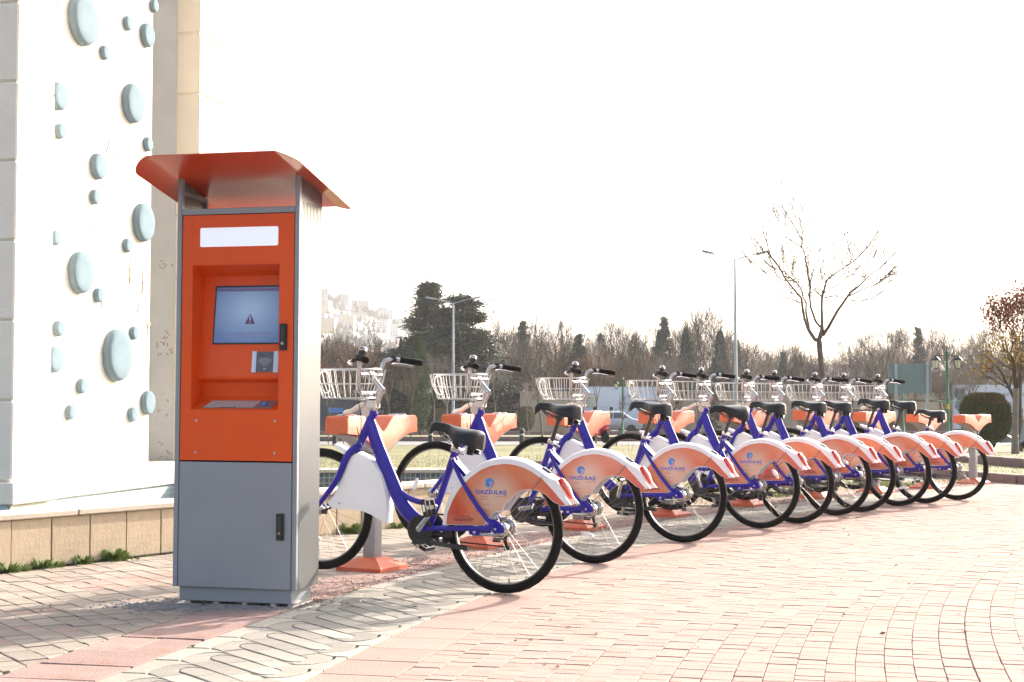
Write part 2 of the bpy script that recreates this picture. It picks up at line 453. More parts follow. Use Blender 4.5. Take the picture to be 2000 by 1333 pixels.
# ------------------------------------------------------------------ THE GROUND
ys = [-30, 0, 10, 20, 25, 40, 60, 90, 120, 170, 260, 400, 800, 1500, 3000]
xs = [-2500, -600, -150, -40, 0, 40, 150, 600, 2500]
g = MB().grid([[(x, y, zg(y) - 0.05) for y in ys] for x in xs])
g.f = [tuple(reversed(f)) for f in g.f]
tag(g.build('ground', M['ground'], smooth=None), kind='structure')

def strip(name, m, poly, z, kind='structure'):
    """flat sheet following the fall of the land; poly (x, y) convex or not"""
    b = MB(); n = len(poly)
    b.add([(p[0], p[1], zg(p[1]) + z) for p in poly], [tuple(range(n))])
    return tag(b.build(name, m, smooth=None), kind=kind)
def band(name, m, x0, x1, y0, y1, z, kind='structure', n=6):
    b = MB().grid([[(x0 + (x1-x0)*i/1, y0 + (y1-y0)*j/n, zg(y0 + (y1-y0)*j/n) + z) for i in range(2)] for j in range(n+1)])
    return tag(b.build(name, m, smooth=None), kind=kind)
def arc_pts(r, a0, a1, n): return [pol(r, R(a0 + (a1-a0)*i/n)) for i in range(n+1)]

band('lawn', M['lawn'], -40, 60, 12.5, 44, -0.03, n=10)
band('footpath', M['path'], -60, 80, 44, 53.5, -0.02)
band('lawn', M['lawn'], -80, 100, 53.5, 86, -0.02, n=6)
band('road', M['road'], -160, 220, 86.6, 165, -0.02, n=8)
band('roadside_verge', M['lawn'], -260, 330, 165, 255, -0.02, n=8)

# plaza bed (sand under every paver) and its far continuation
bed = [(-7.0, 2.0), (22, 2.0), (22, 14.5), (9.0, 15.2), (6.9, 16.6), (6.1, 17.6)] + [tuple(p[:2]) for p in arc_pts(21.35, 126.5, 140, 8)] + [(1.0, 13.7), (-4.4, 6.3), (-7, 5.2)]
plaza = strip('plaza_paving', M['sand'], bed, -0.012)
far = [tuple(p[:2]) for p in arc_pts(13.2, 178, 60, 30)] + [(23, 8), (23, 2.0), (8, 2.0)]
strip('plaza_field', M['plaza'], [(9.0, 2.2), (22, 2.2), (22, 14.4), (9.0, 15.0)], -0.004)

def clip(poly, p0, nrm):
    out = []
    n = len(poly)
    for i in range(n):
        a, b = Vector(poly[i]), Vector(poly[(i+1) % n])
        da, db = (a - p0).dot(nrm), (b - p0).dot(nrm)
        if da >= 0: out.append(a)
        if da * db < 0: out.append(a + (b - a) * (da / (da - db)))
    return out
def inset(poly, d):
    """move every vertex of a ccw polygon inwards by d"""
    n = len(poly); out = []
    for i in range(n):
        p0, p1, p2 = Vector(poly[i-1]), Vector(poly[i]), Vector(poly[(i+1) % n])
        e1 = (p1 - p0); e2 = (p2 - p1)
        if e1.length < 1e-7 or e2.length < 1e-7: out.append(p1); continue
        n1 = Vector((-e1.y, e1.x)).normalized(); n2 = Vector((-e2.y, e2.x)).normalized()
        m_ = n1 + n2
        if m_.length < 0.2: m_ = n1
        m_ = m_.normalized(); k = d / max(0.45, m_.dot(n1))
        out.append(p1 + m_ * k)
    return out
def area2(poly):
    return sum(poly[i-1][0]*poly[i][1] - poly[i][0]*poly[i-1][1] for i in range(len(poly)))
def stone(mb, poly, z, gap=0.003, th=0.014, ch=0.002, tilt=(0, 0), tint=0.5):
    """one paving stone: chamfered top, joint left open round it"""
    poly = [Vector((p[0], p[1])) for p in poly]
    if area2(poly) < 0: poly = poly[::-1]
    a = inset(poly, gap); b = inset(poly, gap + ch)
    cx = sum(p.x for p in a)/len(a); cy = sum(p.y for p in a)/len(a)
    n = len(a)
    tz = lambda p: z + (p.x-cx)*tilt[0] + (p.y-cy)*tilt[1]
    vs_ = [(p.x, p.y, -th) for p in a] + [(p.x, p.y, tz(p) - ch*0.8) for p in a] + [(p.x, p.y, tz(p)) for p in b]
    fs = []
    for i in range(n):
        j = (i+1) % n
        fs.append((i, j, j+n, i+n)); fs.append((i+n, j+n, j+2*n, i+2*n))
    fs.append(tuple(range(2*n, 3*n)))
    mb.tint = tint
    mb.add(vs_, fs)
    return mb
def in_view(p, mx=700, y0=2.1, y1=19.0):
    if p[1] < y0 or p[1] > y1: return False
    q = 1000 + 2778*p[0]/p[1]
    return -mx < q < 2000 + mx
def on_frame(p): return in_view(p, 20, 4.95, 19)
def place_stones(items, name, parent, mats, limit, gapv=0.003):
    """items: (centre, poly, material key, z, tilt, tint, gap) - nearest ones in view become parts, the rest one mesh of kind stuff"""
    shown = sorted([i for i, it in enumerate(items) if on_frame(it[0])], key=lambda i: items[i][0][1])[:limit]
    shown = set(shown); rest = {}
    for i, it in enumerate(items):
        c, poly, mk, z, tilt, tint, gap = it
        if i in shown:
            b = MB(); stone(b, [(p[0]-c[0], p[1]-c[1]) for p in poly], z, gap, tilt=tilt, tint=tint)
            b.build(name, M[mk], parent, loc=(c[0], c[1], 0), smooth=None)
        else:
            stone(rest.setdefault(mk, MB()), poly, z, gap, tilt=tilt, tint=tint)
    return rest
rest_all = {}
def merge_rest(r):
    for k, b in r.items():
        d = rest_all.setdefault(k, MB())
        o = len(d.v); d.v += b.v; d.f += [tuple(i+o for i in f) for f in b.f]; d.c += b.c

M['bricksand'] = mat('brick_bedding', (0.225, 0.155, 0.13), 0.95, spec=0.1, var=0.4, vscale=12)
ring_ = MB(); ga = [R(60 + 118*i/60) for i in range(61)]
ring_.grid([[(CX + r_*math.cos(a_), CY + r_*math.sin(a_), -0.0065) for r_ in (12.9, 16.5, 19.862)] for a_ in ga])
tag(ring_.build('brick_bedding', M['bricksand'], plaza, smooth=None), kind='structure')
# --- brick rings
bricks = []
r_out = 19.86; pitch = 0.1075; row = 0
while r_out > 12.9:
    r_in = r_out - pitch; rm = (r_in + r_out)/2
    a = R(60) + rnd.random()*0.01
    wob = rnd.uniform(-0.0015, 0.0015)
    while a < R(178):
        L_ = rnd.choice([0.076, 0.084, 0.09, 0.098]) / rm
        c = pol(rm, a + L_/2)
        if in_view(c, 650 if c.y < 12 else 300):
            j = [rnd.uniform(-0.0012, 0.0012) for _ in range(4)]
            poly = [pol(r_out + wob, a + j[0]/rm), pol(r_out + wob, a + L_ + j[1]/rm), pol(r_in + wob, a + L_ + j[2]/rm), pol(r_in + wob, a + j[3]/rm)]
            bricks.append(((c.x, c.y), [(p.x, p.y) for p in poly], 'brick', rnd.uniform(-0.002, 0.0015), (rnd.gauss(0, 0.006), rnd.gauss(0, 0.006)), rnd.random(), rnd.choice([0.0009, 0.0011, 0.0014, 0.0022])))
        a += L_
    r_out -= pitch; row += 1
merge_rest(place_stones(bricks, 'brick', plaza, None, 300))
# --- ring of pink slabs inside the wave band
slabs = []
a = R(100)
while a < R(176):
    L_ = 0.28/20.0 * rnd.uniform(0.94, 1.06)
    c = pol(20.01, a + L_/2)
    if in_view(c, 400):
        poly = [pol(20.155, a), pol(20.155, a+L_/2), pol(20.155, a+L_), pol(19.863, a+L_*1.0), pol(19.863, a+L_/2), pol(19.863, a)]
        slabs.append(((c.x, c.y), [(p.x, p.y) for p in poly], 'slab', rnd.uniform(-0.0015, 0.0012), (rnd.gauss(0, 0.003), rnd.gauss(0, 0.003)), rnd.random(), 0.0028))
    a += L_
# --- red band the docks stand on (cracked slabs of uneven cut)
a = R(118)
while a < R(176):
    L_ = rnd.uniform(0.2, 0.34)/21.0
    k = rnd.uniform(-0.0006, 0.0006)
    if in_view(pol(21.08, a), 400):
        if rnd.random() < 0.55:
            rs_ = [20.885, rnd.uniform(21.0, 21.16), 21.275]
        else: rs_ = [20.885, 21.275]
        for q in range(len(rs_)-1):
            kk = k
            poly = [pol(rs_[q+1], a + k), pol(rs_[q+1], a + L_ + k), pol(rs_[q], a + L_ + kk), pol(rs_[q], a + kk)]
            c = sum((Vector((p.x, p.y)) for p in poly), Vector((0, 0)))/4
            slabs.append(((c.x, c.y), [(p.x, p.y) for p in poly], 'redslab', rnd.uniform(-0.0015, 0.001), (rnd.gauss(0, 0.004), rnd.gauss(0, 0.004)), rnd.random(), 0.003))
        kkk = 0
    a += L_
merge_rest(place_stones(slabs, 'slab', plaza, None, 190))

# --- the wave band: interlocking caps, fingers and strips between two scalloped borders
w_ = 0.105
outer = [(-.27,-.105),(-.305,-.085),(-.338,-.045),(-.358,.0),(-.367,.04),(-.357,.08),(-.335,.1),(-.31,.105)]
inner = [(-.228,.0),(-.252,.008),(-.278,.03),(-.288,.058),(-.277,.085),(-.25,.101),(-.22,.105)]
S = lambda p: (0.09 - p[0], -0.105 - p[1])
capL = outer + inner[::-1] + [(-.17, 0), (-.17, -.105)]
Ufl = inner + [(-.095, .105), (-.095, 0)]
Ufr = [(.055, 0), (.14, 0), (.172, .006), (.198, .022), (.209, .05), (.2, .078), (.178, .098), (.148, .105), (.055, .105)]
Um = [(-.105, 0), (.065, 0), (.065, .105), (-.105, .105)]
Lc = [[(-.175+.1433*i, -.105), (-.165+.1433*(i+1), -.105), (-.165+.1433*(i+1), 0), (-.175+.1433*i, 0)] for i in range(3)]
waves = []
step = 0.27/20.5
for k in range(-12, 90):
    ang = R(171.5) - k*step
    O_ = pol(20.495, ang)
    inw = Vector((CX, CY, 0)) - O_; th0 = math.atan2(inw.y, inw.x) - R(40.3)
    e1 = Vector((math.cos(th0), math.sin(th0))); e2 = Vector((-math.sin(th0), math.cos(th0)))
    O2 = Vector((O_.x, O_.y))
    W = lambda p: O2 + e1*p[0] + e2*p[1]
    if not in_view(O2, 450): continue
    def put(poly, mk, pw=False):
        P_ = poly if pw else [W(p) for p in poly]
        c = sum((Vector(p) for p in P_), Vector((0, 0)))/len(P_)
        waves.append(((c.x, c.y), [tuple(p) for p in P_], mk, rnd.uniform(-0.0012, 0.0008), (rnd.gauss(0, 0.004), rnd.gauss(0, 0.004)), rnd.random(), 0.0062))
    put(capL, 'waveg'); put([S(p) for p in capL], 'waveg')
    put(Ufl, rnd.choice(['wavew', 'wavew', 'waveg'])); put(Um, rnd.choice(['wavew', 'waveg'])); put(Ufr, 'wavew')
    for i, q in enumerate(Lc): put(q, rnd.choice(['waveg', 'wavew', 'waveg']))
    def toR(p, r):
        v = Vector(p) - Vector((CX, CY)); return Vector((CX, CY)) + v.normalized()*r
    arcw = [W(p) for p in outer] + [W((-.44, .105))]
    mid = toR((arcw[0] + arcw[-1])/2, 20.88)
    put([toR(arcw[0], 20.88)] + arcw + [toR(arcw[-1], 20.88), mid], 'wavew', True)
    arcw = [W(S(p)) for p in outer] + [W(S((-.44, .105)))]
    mid = toR((arcw[0] + arcw[-1])/2, 20.16)
    put([toR(arcw[0], 20.16)] + arcw + [toR(arcw[-1], 20.16), mid], 'wavew', True)
merge_rest(place_stones(waves, 'wave_paver', plaza, None, 290))

# --- grey pavers between the red band and the low wall
WA = Vector((-4.4, 6.3)); WB = Vector((0.92, 13.95)); WD = (WB-WA).normalized(); WN = Vector((WD.y, -WD.x))   # WN looks to the plaza
E1 = Vector((.588, -.809)); E2 = Vector((.809, .588))
pav = []
for i in range(-60, 90):
    off = rnd.uniform(0, 0.1)
    for j in range(-90, 90):
        L1 = 0.107; p = Vector((-2.5, 7.5)) + E2*(i*0.115) + E1*(j*L1 + off)
        if not in_view((p.x, p.y), 450): continue
        if (p - WA).dot(WN) < -0.08: continue
        d = p - Vector((CX, CY)); r_ = d.length
        if r_ < 21.2 or p.y > 15: continue
        if (p - WB).dot(WD) > 0.1: continue
        poly = [p, p + E1*L1, p + E1*L1 + E2*0.115, p + E2*0.115]
        n_in = d.normalized()
        poly = clip(poly, Vector((CX, CY)) + n_in*21.285, n_in)
        if len(poly) > 2: poly = clip(poly, WA + WN*0.004, WN)
        if len(poly) < 3 or abs(area2(poly)) < 0.0025: continue
        c = sum((Vector(q) for q in poly), Vector((0, 0)))/len(poly)
        a_ = math.sin(c.x*2.1 + 1.0) + math.cos(c.y*1.3 + c.x)
        pinkish = (c - Vector((-2.1, 8.0))).length < 0.42 and abs((c - Vector((-2.1, 8.0))).dot(WN)) < 0.2
        pav.append(((c.x, c.y), [tuple(q) for q in poly], 'paverpink' if pinkish or rnd.random() < .05 else 'paver', rnd.uniform(-0.0025, 0.002), (rnd.gauss(0, 0.006), rnd.gauss(0, 0.006)), rnd.random(), rnd.choice([0.002, 0.0026, 0.0034])))
merge_rest(place_stones(pav, 'paver', plaza, None, 300))
for mk, b in rest_all.items():
    tag(b.build({'brick': 'far_bricks', 'slab': 'far_slabs', 'redslab': 'far_red_slabs', 'wavew': 'far_white_pavers', 'waveg': 'far_grey_wave_pavers', 'paver': 'far_grey_pavers', 'paverpink': 'far_pink_pavers'}[mk], M[mk], plaza, smooth=None), kind='stuff')

# red dust along the docks, broken mortar round the kiosk, soil verge behind the docks
def blotch(name, m, pts, z, seed, amp=0.05, kind='stuff', n=90):
    q = random.Random(seed); out = []
    P_ = chaikin([(p[0], p[1], 0) for p in pts], 3, True)
    for p in P_:
        out.append((p.x + q.uniform(-amp, amp)*0.6, p.y + q.uniform(-amp, amp), z))
    b = MB(); b.add(out, [tuple(range(len(out)))])
    return tag(b.build(name, m, smooth=None), kind=kind)
def dust(r0, r1, a0, a1, n, name, m, seed, zmax=0.006):
    q = random.Random(seed); b = MB()
    for i in range(n):
        a_ = R(q.uniform(a0, a1)); r_ = q.triangular(r0, r1, (r0+r1)/2); p = pol(r_, a_)
        s_ = q.uniform(0.002, 0.010)
        th = q.uniform(0, PI)
        k = q.randint(4, 6)
        ring = [(p.x + s_*q.uniform(.5, 1.2)*math.cos(th + 2*PI*t/k), p.y + s_*q.uniform(.5, 1.2)*math.sin(th + 2*PI*t/k), 0.0) for t in range(k)]
        b.tint = q.random()
        b.add(ring + [(p.x, p.y, q.uniform(0.002, zmax))], [(t, (t+1) % k, k) for t in range(k)])
    return tag(b.build(name, m, smooth=None), kind='stuff')
dust(20.80, 21.34, 128, 163.5, 5200, 'red_dust', M['reddust'], 5)
dust(20.84, 20.98, 140, 163, 2500, 'red_dust', M['reddust'], 6)
q_ = random.Random(3)
b = MB()
for i in range(2600):
    a_ = q_.uniform(0, 2*PI); rr = abs(q_.gauss(0, 1))
    x = -1.50 + 0.24*rr*math.cos(a_) + q_.uniform(-.12, .2); y = 6.98 + 0.11*rr*math.sin(a_)
    s_ = q_.uniform(0.005, 0.02); k = 5; th = q_.uniform(0, PI)
    b.add([(x + s_*math.cos(th+2*PI*t/k), y + s_*q_.uniform(.5, 1)*math.sin(th+2*PI*t/k), 0.0) for t in range(k)] + [(x, y, q_.uniform(.002, .008))], [(t, (t+1) % k, k) for t in range(k)])
tag(b.build('broken_mortar', M['mortar'], smooth=None), kind='stuff')
strip('soil_verge', M['soil'], [tuple(p[:2]) for p in arc_pts(21.30, 127.5, 143.0, 14)] + [(p.x, p.y) for p in arc_pts(22.15, 143.5, 127, 14)], -0.008)

# right-hand kerbs and the grey path behind the last docks
k1 = chaikin([(9.5,14.5,0),(7.4,15.9,0),(6.30,17.3,0),(6.02,18.1,0),(5.85,19.0,0),(5.55,19.9,0),(4.7,20.8,0),(2.5,21.6,0),(-1,21.9,0)], 2)
strip('grey_path', M['path'], [(p.x, p.y) for p in k1[1:]] + [(-1, 20.6), (2.2, 20.2), (4.0, 19.4), (4.9, 18.6), (5.3, 18.0), (6.05, 17.0), (7.2, 15.6), (9.4, 14.2)], -0.02)
k2 = chaikin([(12,19.2,0),(9.2,20.6,0),(8.25,21.8,0),(8.0,23.2,0),(7.9,25,0),(7.2,27,0),(4.5,28.5,0)], 2)
def kerb_line(path, name, L_=0.55):
    # walk the path and lay one stone after another
    seg = []; acc = 0; pts = [Vector(p) for p in path]
    root = None
    start = pts[0]; i = 0; pos = pts[0].copy()
    root = tag(empty(name), kind='structure')
    proto = MB().cbox(-L_/2+0.006, L_/2-0.006, -0.07, 0.07, -0.05, 0.11, 0.02, 2).build('kerb_stone', M['kerb'], root)
    first = True
    while i < len(pts)-1:
        need = L_; q = pos.copy(); j = i
        while j < len(pts)-1 and (pts[j+1]-q).length < need:
            need -= (pts[j+1]-q).length; q = pts[j+1].copy(); j += 1
        if j >= len(pts)-1: break
        q = q + (pts[j+1]-q).normalized()*need
        mid = (pos+q)/2; d = q-pos
        o = proto if first else proto.copy()
        if not first: C.objects.link(o)
        first = False
        o.parent = root; o.location = (mid.x, mid.y, zg(mid.y)); o.rotation_euler = (rnd.uniform(-.02,.02), rnd.uniform(-.01,.01), math.atan2(d.y, d.x))
        pos = q; i = j
    return root
kerb_line(k1, 'near_kerb', 0.5)
kerb_line(k2, 'middle_kerb', 0.6)
for nm, yy in (('path_kerb', 53.6), ('road_kerb', 86.2)):
    b = MB(); b.cbox(-90, 130, -0.09, 0.09, -0.1, 0.16 if yy < 60 else 0.22, 0.02)
    tag(b.build(nm, M['kerb'], loc=(0, yy, zg(yy))), kind='structure')

# grass blades on the nearer lawn and soil
def blades(name, m, n, pick, h=(0.02, 0.05), seed=1, wdt=0.004, parent=None, kind='stuff'):
    q = random.Random(seed); b = MB()
    for i in range(n):
        x, y, z = pick(q); hh = q.uniform(*h); a_ = q.uniform(0, PI); l = q.uniform(-.6, .6)*hh; l2 = q.uniform(-.6, .6)*hh
        dx, dy = math.cos(a_)*wdt, math.sin(a_)*wdt
        b.tint = q.random()
        b.add([(x-dx, y-dy, z), (x+dx, y+dy, z), (x+l, y+l2, z+hh)], [(0, 1, 2)])
    return tag(b.build(name, m, parent, smooth=None), kind=kind)
def p_lawn(q):
    while True:
        y = 13.9 + 14*q.random()**1.15
        x = q.uniform(-0.30, 0.42)*y
        r_ = math.hypot(x-CX, y-CY)
        if r_ < 22.2: 
            if not (x > 8.3 or (x > 6.4 and y > 18.5)): continue
        if y < 14.2 and x < 1.2: continue
        return x, y, -0.03
blades('lawn_grass', M['grass1'], 30000, p_lawn, (0.008, 0.03), 11, 0.005)
def p_soil(q):
    while True:
        r_ = q.uniform(21.4, 22.3); a_ = R(q.uniform(127, 143)); p = pol(r_, a_)
        if math.sin(p.x*3.1)+math.cos(p.y*2.7+p.x) > 0.1 or q.random() < .15: return p.x, p.y, -0.01
blades('verge_grass', M['weed'], 6000, p_soil, (0.015, 0.05), 12, 0.004)
# leaves and litter on the plaza
q_ = random.Random(21); b = MB()
for i in range(420):
    y = q_.uniform(5.2, 15.5); x = q_.uniform(-0.05, 0.40)*y
    if i % 5 == 0: x = q_.uniform(-.36, .1)*y
    s_ = q_.choice([.004, .006, .008, .012, .02])*q_.uniform(.7, 1.2); th = q_.uniform(0, PI)
    b.tint = q_.random()
    b.add([(x + s_*math.cos(th+t)*(1 if t % 2 else .5), y + s_*math.sin(th+t)*(1 if t % 2 else .6), .003 + q_.uniform(0, .5)*s_) for t in range(5)], [(0, 1, 2), (0, 2, 3), (0, 3, 4)])
tag(b.build('leaf_litter', mat('dry_leaf', (0.10, 0.06, 0.04), 0.9, tint=0.5), smooth=None), kind='stuff')

# ------------------------------------------------------------------ LOW BASIN WALL
wl = (WB-WA).length
wang = math.atan2(WD.y, WD.x)
wall = tag(empty('basin_wall', (WA.x, WA.y, 0), wang), 'low travertine panelled wall round the dry basin beside the white building', 'wall')
# local x runs along the wall, y<0 is the plaza side (front), y>0 the basin
MB().box(0, wl, 0.018, 0.26, -0.3, 0.298).build('wall_core', M['seam'], wall, smooth=None)
pw = 0.285
npan = int(wl/pw)
off0 = 2.554 - math.floor(2.554/pw)*pw
pp = MB().cbox(0.0035, pw-0.0035, 0.0, 0.022, -0.02, 0.296, 0.003).build('wall_panel', M['panel'], wall)
pp.location = (off0, 0, 0)
for i in range(1, npan):
    o = clones(pp); o.parent = wall; o.location = (off0 + i*pw, rnd.uniform(-.003, .003), 0)
cpp = MB().cbox(0.003, 1.137, -0.022, 0.29, 0.298, 0.335, 0.006).build('cap_stone', M['cap'], wall)
for i in range(1, 9):
    o = clones(cpp); o.parent = wall; o.location = (i*1.14-0.4, rnd.uniform(-.002, .002), rnd.uniform(0, .002))
cpp.location = (-0.4, 0, 0)
endcap = MB().cbox(wl-0.002, wl+0.02, 0.0, 0.26, -0.02, 0.297, 0.003).build('end_panel', M['panel'], wall)
# far curb of the basin, running level across the view
fw_ = tag(empty('basin_curb', (-8.2, 14.05, 0)), 'far straight curb of the basin with tiled inner face before the lawn', 'curb')
MB().box(0, 9.1, 0.0, 0.22, -0.35, 0.298).build('curb_core', M['tiledark'], fw_, smooth=None)
c0 = MB().cbox(0.003, 1.137, -0.03, 0.27, 0.298, 0.335, 0.006).build('cap_stone', M['cap'], fw_)
for i in range(1, 8):
    o = clones(c0); o.parent = fw_; o.location = (i*1.14, 0, 0)
b = MB(); b.box(0, wl, 0.262, 0.268, -0.35, 0.296); b.build('tiled_inner_face', M['tiledark'], wall, smooth=None)
strip('basin_floor', M['water'], [(-9, 2.5), (-4.2, 6.4), (0.85, 14.0), (-9, 14.0)], 0.012)
bottle = empty('green_bottle', (-1.60, 13.55, 0.02), 0.4)
tag(bottle, 'crumpled green plastic bottle lying in the basin behind the first wheel', 'bottle')
mg = mat('green_pet', (0.03, 0.30, 0.12), 0.2)
MB().lathe([(0.0, -.11), (.035, -.10), (.038, 0.04), (.03, .07), (.014, .11), (.014, .13)], 12, axis='x').build('bottle_body', mg, bottle, loc=(0, 0, 0.16))
MB().lathe([(.017, .13), (.017, .15)], 10, axis='x').build('bottle_cap', M['whitep'], bottle, loc=(0, 0, 0.16))
# weeds at the foot of the wall
def tuft(name, px, y, s, n, seed):
    q = random.Random(seed); b = MB()
    x = px
    for i in range(n):
        a_ = q.uniform(0, 2*PI); r_ = abs(q.gauss(0, .42))*s*.75; hh = s*q.uniform(.3, 1.0)*max(.35, 1-r_/s*.5)
        bx, by = r_*math.cos(a_)*1.5, r_*math.sin(a_)*.5
        w2 = s*.05; aa = q.uniform(0, PI); lx, ly = math.cos(a_)*hh*.6, math.sin(a_)*hh*.4
        b.tint = q.random()
        hh *= .85
        b.add([(bx-w2*math.cos(aa), by-w2*math.sin(aa), 0), (bx+w2*math.cos(aa), by+w2*math.sin(aa), 0), (bx+lx*.5, by+ly*.5, hh*.75), (bx+lx, by+ly, hh)], [(0, 1, 2), (0, 2, 3), (1, 3, 2)])
    o = b.build(name, M['weed'], loc=(x, y, 0), smooth=None)
    return o
def wall_pt(px, out=0.04):
    r_ = (px-1000)/2778.0
    # point on the wall front seen at this column
    t = (WA.x - r_*WA.y)/(r_*WD.y - WD.x)
    p = WA + WD*t + WN*out
    return p
for px, s, n, lab in ((12, .085, 130, 'wide low green weed clump at the low wall cut by the left picture edge'),
                      (38, .06, 70, 'small green weed tuft second from the left at the low wall foot'),
                      (77, .085, 120, 'tall green weed tuft third from the left at the low wall foot'),
                      (103, .065, 90, 'round green weed tuft at the panel joint, fourth from the left'),
                      (158, .08, 130, 'green weed tuft fifth from the left at the low wall foot'),
                      (216, .10, 260, 'largest broad green weed clump at the wall foot left of the kiosk'),
                      (283, .03, 30, 'tiny green weed by the wall foot nearest the kiosk'),
                      (677, .11, 300, 'broad green weed clump at the wall foot seen through the first front wheel'),
                      (770, .07, 120, 'green weed clump at the wall foot under the first blue frame')):
    p = wall_pt(px)
    tag(tuft('weed_tuft', p.x, p.y, s, n, int(px)), lab, 'weed', 'weeds along the foot of the low wall')

# ------------------------------------------------------------------ WHITE BUILDING
BA = R(90-11.8)
bld = tag(empty('white_building', (-3.8636, 11.0137, 0), BA), 'tall peeling white building with raised blue grey discs on its side wall', 'building')
# local x along the side wall (away), y to the left (into the building), z up.  column 1: x 0..0.57
TOP = 7.2
gz = [0.38 + 0.6245*i for i in range(12)]
def blocks(name, x0, x1, y0, y1, m, zs):
    for i in range(len(zs)-1):
        MB().cbox(x0, x1, y0, y1, zs[i]+0.006, zs[i+1]-0.006, 0.012).build(name, m, bld)
MB().box(0.014, 0.556, 0.014, 5.0, -0.3, TOP).build('column_core', M['cream'], bld, smooth=None)
blocks('column_block', 0.0, 0.57, 0.0, 5.2, M['stucco'], gz)
MB().cbox(-0.03, 0.60, -0.03, 5.2, 0.2, 0.374, 0.01).build('column_base', M['stucco'], bld)
MB().box(-0.01, 4.1, 0.03, 5.2, -0.35, 0.199).build('tiled_plinth', M['tile'], bld, smooth=None)
MB().box(0.556, 2.765, 0.22, 5.0, 0.2, TOP).build('recessed_wall', M['stucco'], bld, smooth=None)
MB().cbox(0.602, 3.366, 0.0, 1.5, 0.2, 0.408, 0.012).build('ledge', M['stucco'], bld)
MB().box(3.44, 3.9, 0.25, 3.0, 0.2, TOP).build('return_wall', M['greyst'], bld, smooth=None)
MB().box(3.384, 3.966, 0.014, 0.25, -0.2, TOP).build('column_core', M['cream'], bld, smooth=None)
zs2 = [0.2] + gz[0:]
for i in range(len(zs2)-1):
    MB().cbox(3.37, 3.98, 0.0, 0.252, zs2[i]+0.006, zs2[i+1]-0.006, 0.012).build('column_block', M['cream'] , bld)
MB().box(3.905, 3.975, 0.26, 5.2, -0.2, TOP).build('rear_wall', M['stucco'], bld, smooth=None)
# peeled edge chips and hairline cracks on the recessed wall
# discs: (pixel x, pixel y, pixel half height) turned into places on the wall offline
DISCS = [(1.367, 4.363, 0.232), (2.211, 4.55, 0.069), (2.606, 4.538, 0.117), (2.749, 4.864, 0.064), (1.774, 4.167, 0.067), (0.88, 4.387, 0.06), (0.975, 3.597, 0.121), (1.011, 3.302, 0.065), (2.325, 3.816, 0.187), (2.651, 3.486, 0.071), (1.677, 3.111, 0.119), (1.628, 2.828, 0.068), (2.564, 2.714, 0.185), (0.959, 2.384, 0.065), (2.254, 2.459, 0.067), (1.381, 2.126, 0.185), (1.717, 1.953, 0.066), (1.03, 1.619, 0.067), (0.96, 1.352, 0.112), (2.069, 1.427, 0.242), (2.408, 1.646, 0.065), (1.435, 1.133, 0.067), (2.704, 0.99, 0.116), (1.247, 0.906, 0.066), (2.396, 0.879, 0.072)]
for l_, z_, r_ in DISCS + [(2.35, 5.3, .16), (1.6, 5.6, .1), (2.9, 5.75, .2), (2.1, 6.3, .07), (1.2, 6.0, .15)]:
    h_ = 0.030 + 0.20*r_
    prof = [(r_*0.97, 0.02), (r_, -0.15*h_), (r_*0.995, -0.5*h_), (r_*0.965, -0.75*h_), (r_*0.91, -0.92*h_), (r_*0.82, -1.0*h_), (r_*0.5, -1.01*h_), (0.0, -1.0*h_)]
    b = MB().lathe(prof, 36, axis='y')
    b.v = [(x*(1+.02*math.sin(z*40)), y, z) for x, y, z in b.v]
    b.build('disc', M['disc'], bld, loc=(l_, 0.22, z_), smooth=60)
# peeled patches: thin flakes standing a few mm off the wall
def flake(x, z, w, h, seed, m):
    q = random.Random(seed); k = 11
    pts = [(x + w*math.cos(2*PI*i/k)*q.uniform(.4, 1.1), z + h*math.sin(2*PI*i/k)*q.uniform(.4, 1.1)) for i in range(k)]
    return MB().prism(pts, 0.2165, 0.225)
mflake = mat('bare_plaster', (0.47, 0.36, 0.24), 0.95, var=0.25, vscale=15, bump=0.5)
mcr = mat('crack_dark', (0.14, 0.12, 0.10), 0.95)
for i, (x, z, w, h) in enumerate([(2.35, 2.2, .035, .10), (2.62, 2.1, .03, .06), (2.74, 1.75, .05, .09), (2.72, 1.45, .03, .12), (1.9, 3.6, .04, .08), (2.2, 1.9, .03, .03), (2.5, 2.05, .02, .05), (1.55, 2.55, .03, .08), (2.45, 1.8, .03, .04), (2.74, 1.2, .02, .05)]):
    b = flake(x, z, w, h, i, None); b.build('peeled_patch', mflake, bld, smooth=None)
b = MB(); q_ = random.Random(9)
for (x, z, n, s_) in ((2.35, 2.35, 9, .045), (2.6, 2.25, 8, .04), (2.72, 1.75, 7, .03), (2.2, 2.12, 6, .03), (1.8, 1.95, 5, .03), (2.5, 1.95, 6, .03), (2.25, 3.9, 5, .04), (1.9, 3.4, 6, .04), (2.05, 3.3, 5, .03)):
    p = Vector((x, .2155, z)); pts = [p.copy()]
    for k in range(n):
        p = p + Vector((q_.uniform(-.5, .6)*s_, 0, -q_.uniform(.3, 1)*s_)); pts.append(p.copy())
    b.tube(pts, 0.0035, 4)
tag(b.build('crack', mcr, bld, smooth=None), kind='stuff')
# chalk-like scribble marks on the grey return
b = MB()
for i in range(26):
    x0 = 0.27 + q_.random()*.2; z0 = q_.choice([1.55, 1.62, .9, 1.0, 2.4, .5]) + q_.uniform(-.06, .06)
    pts = [Vector((3.4385, x0, z0))]
    for k in range(q_.randint(2, 4)): pts.append(pts[-1] + Vector((0, q_.uniform(-.03, .03), q_.uniform(-.03, .03))))
    b.tube(pts, 0.003, 4)
tag(b.build('wall_marks', mcr, bld, smooth=None), kind='stuff')

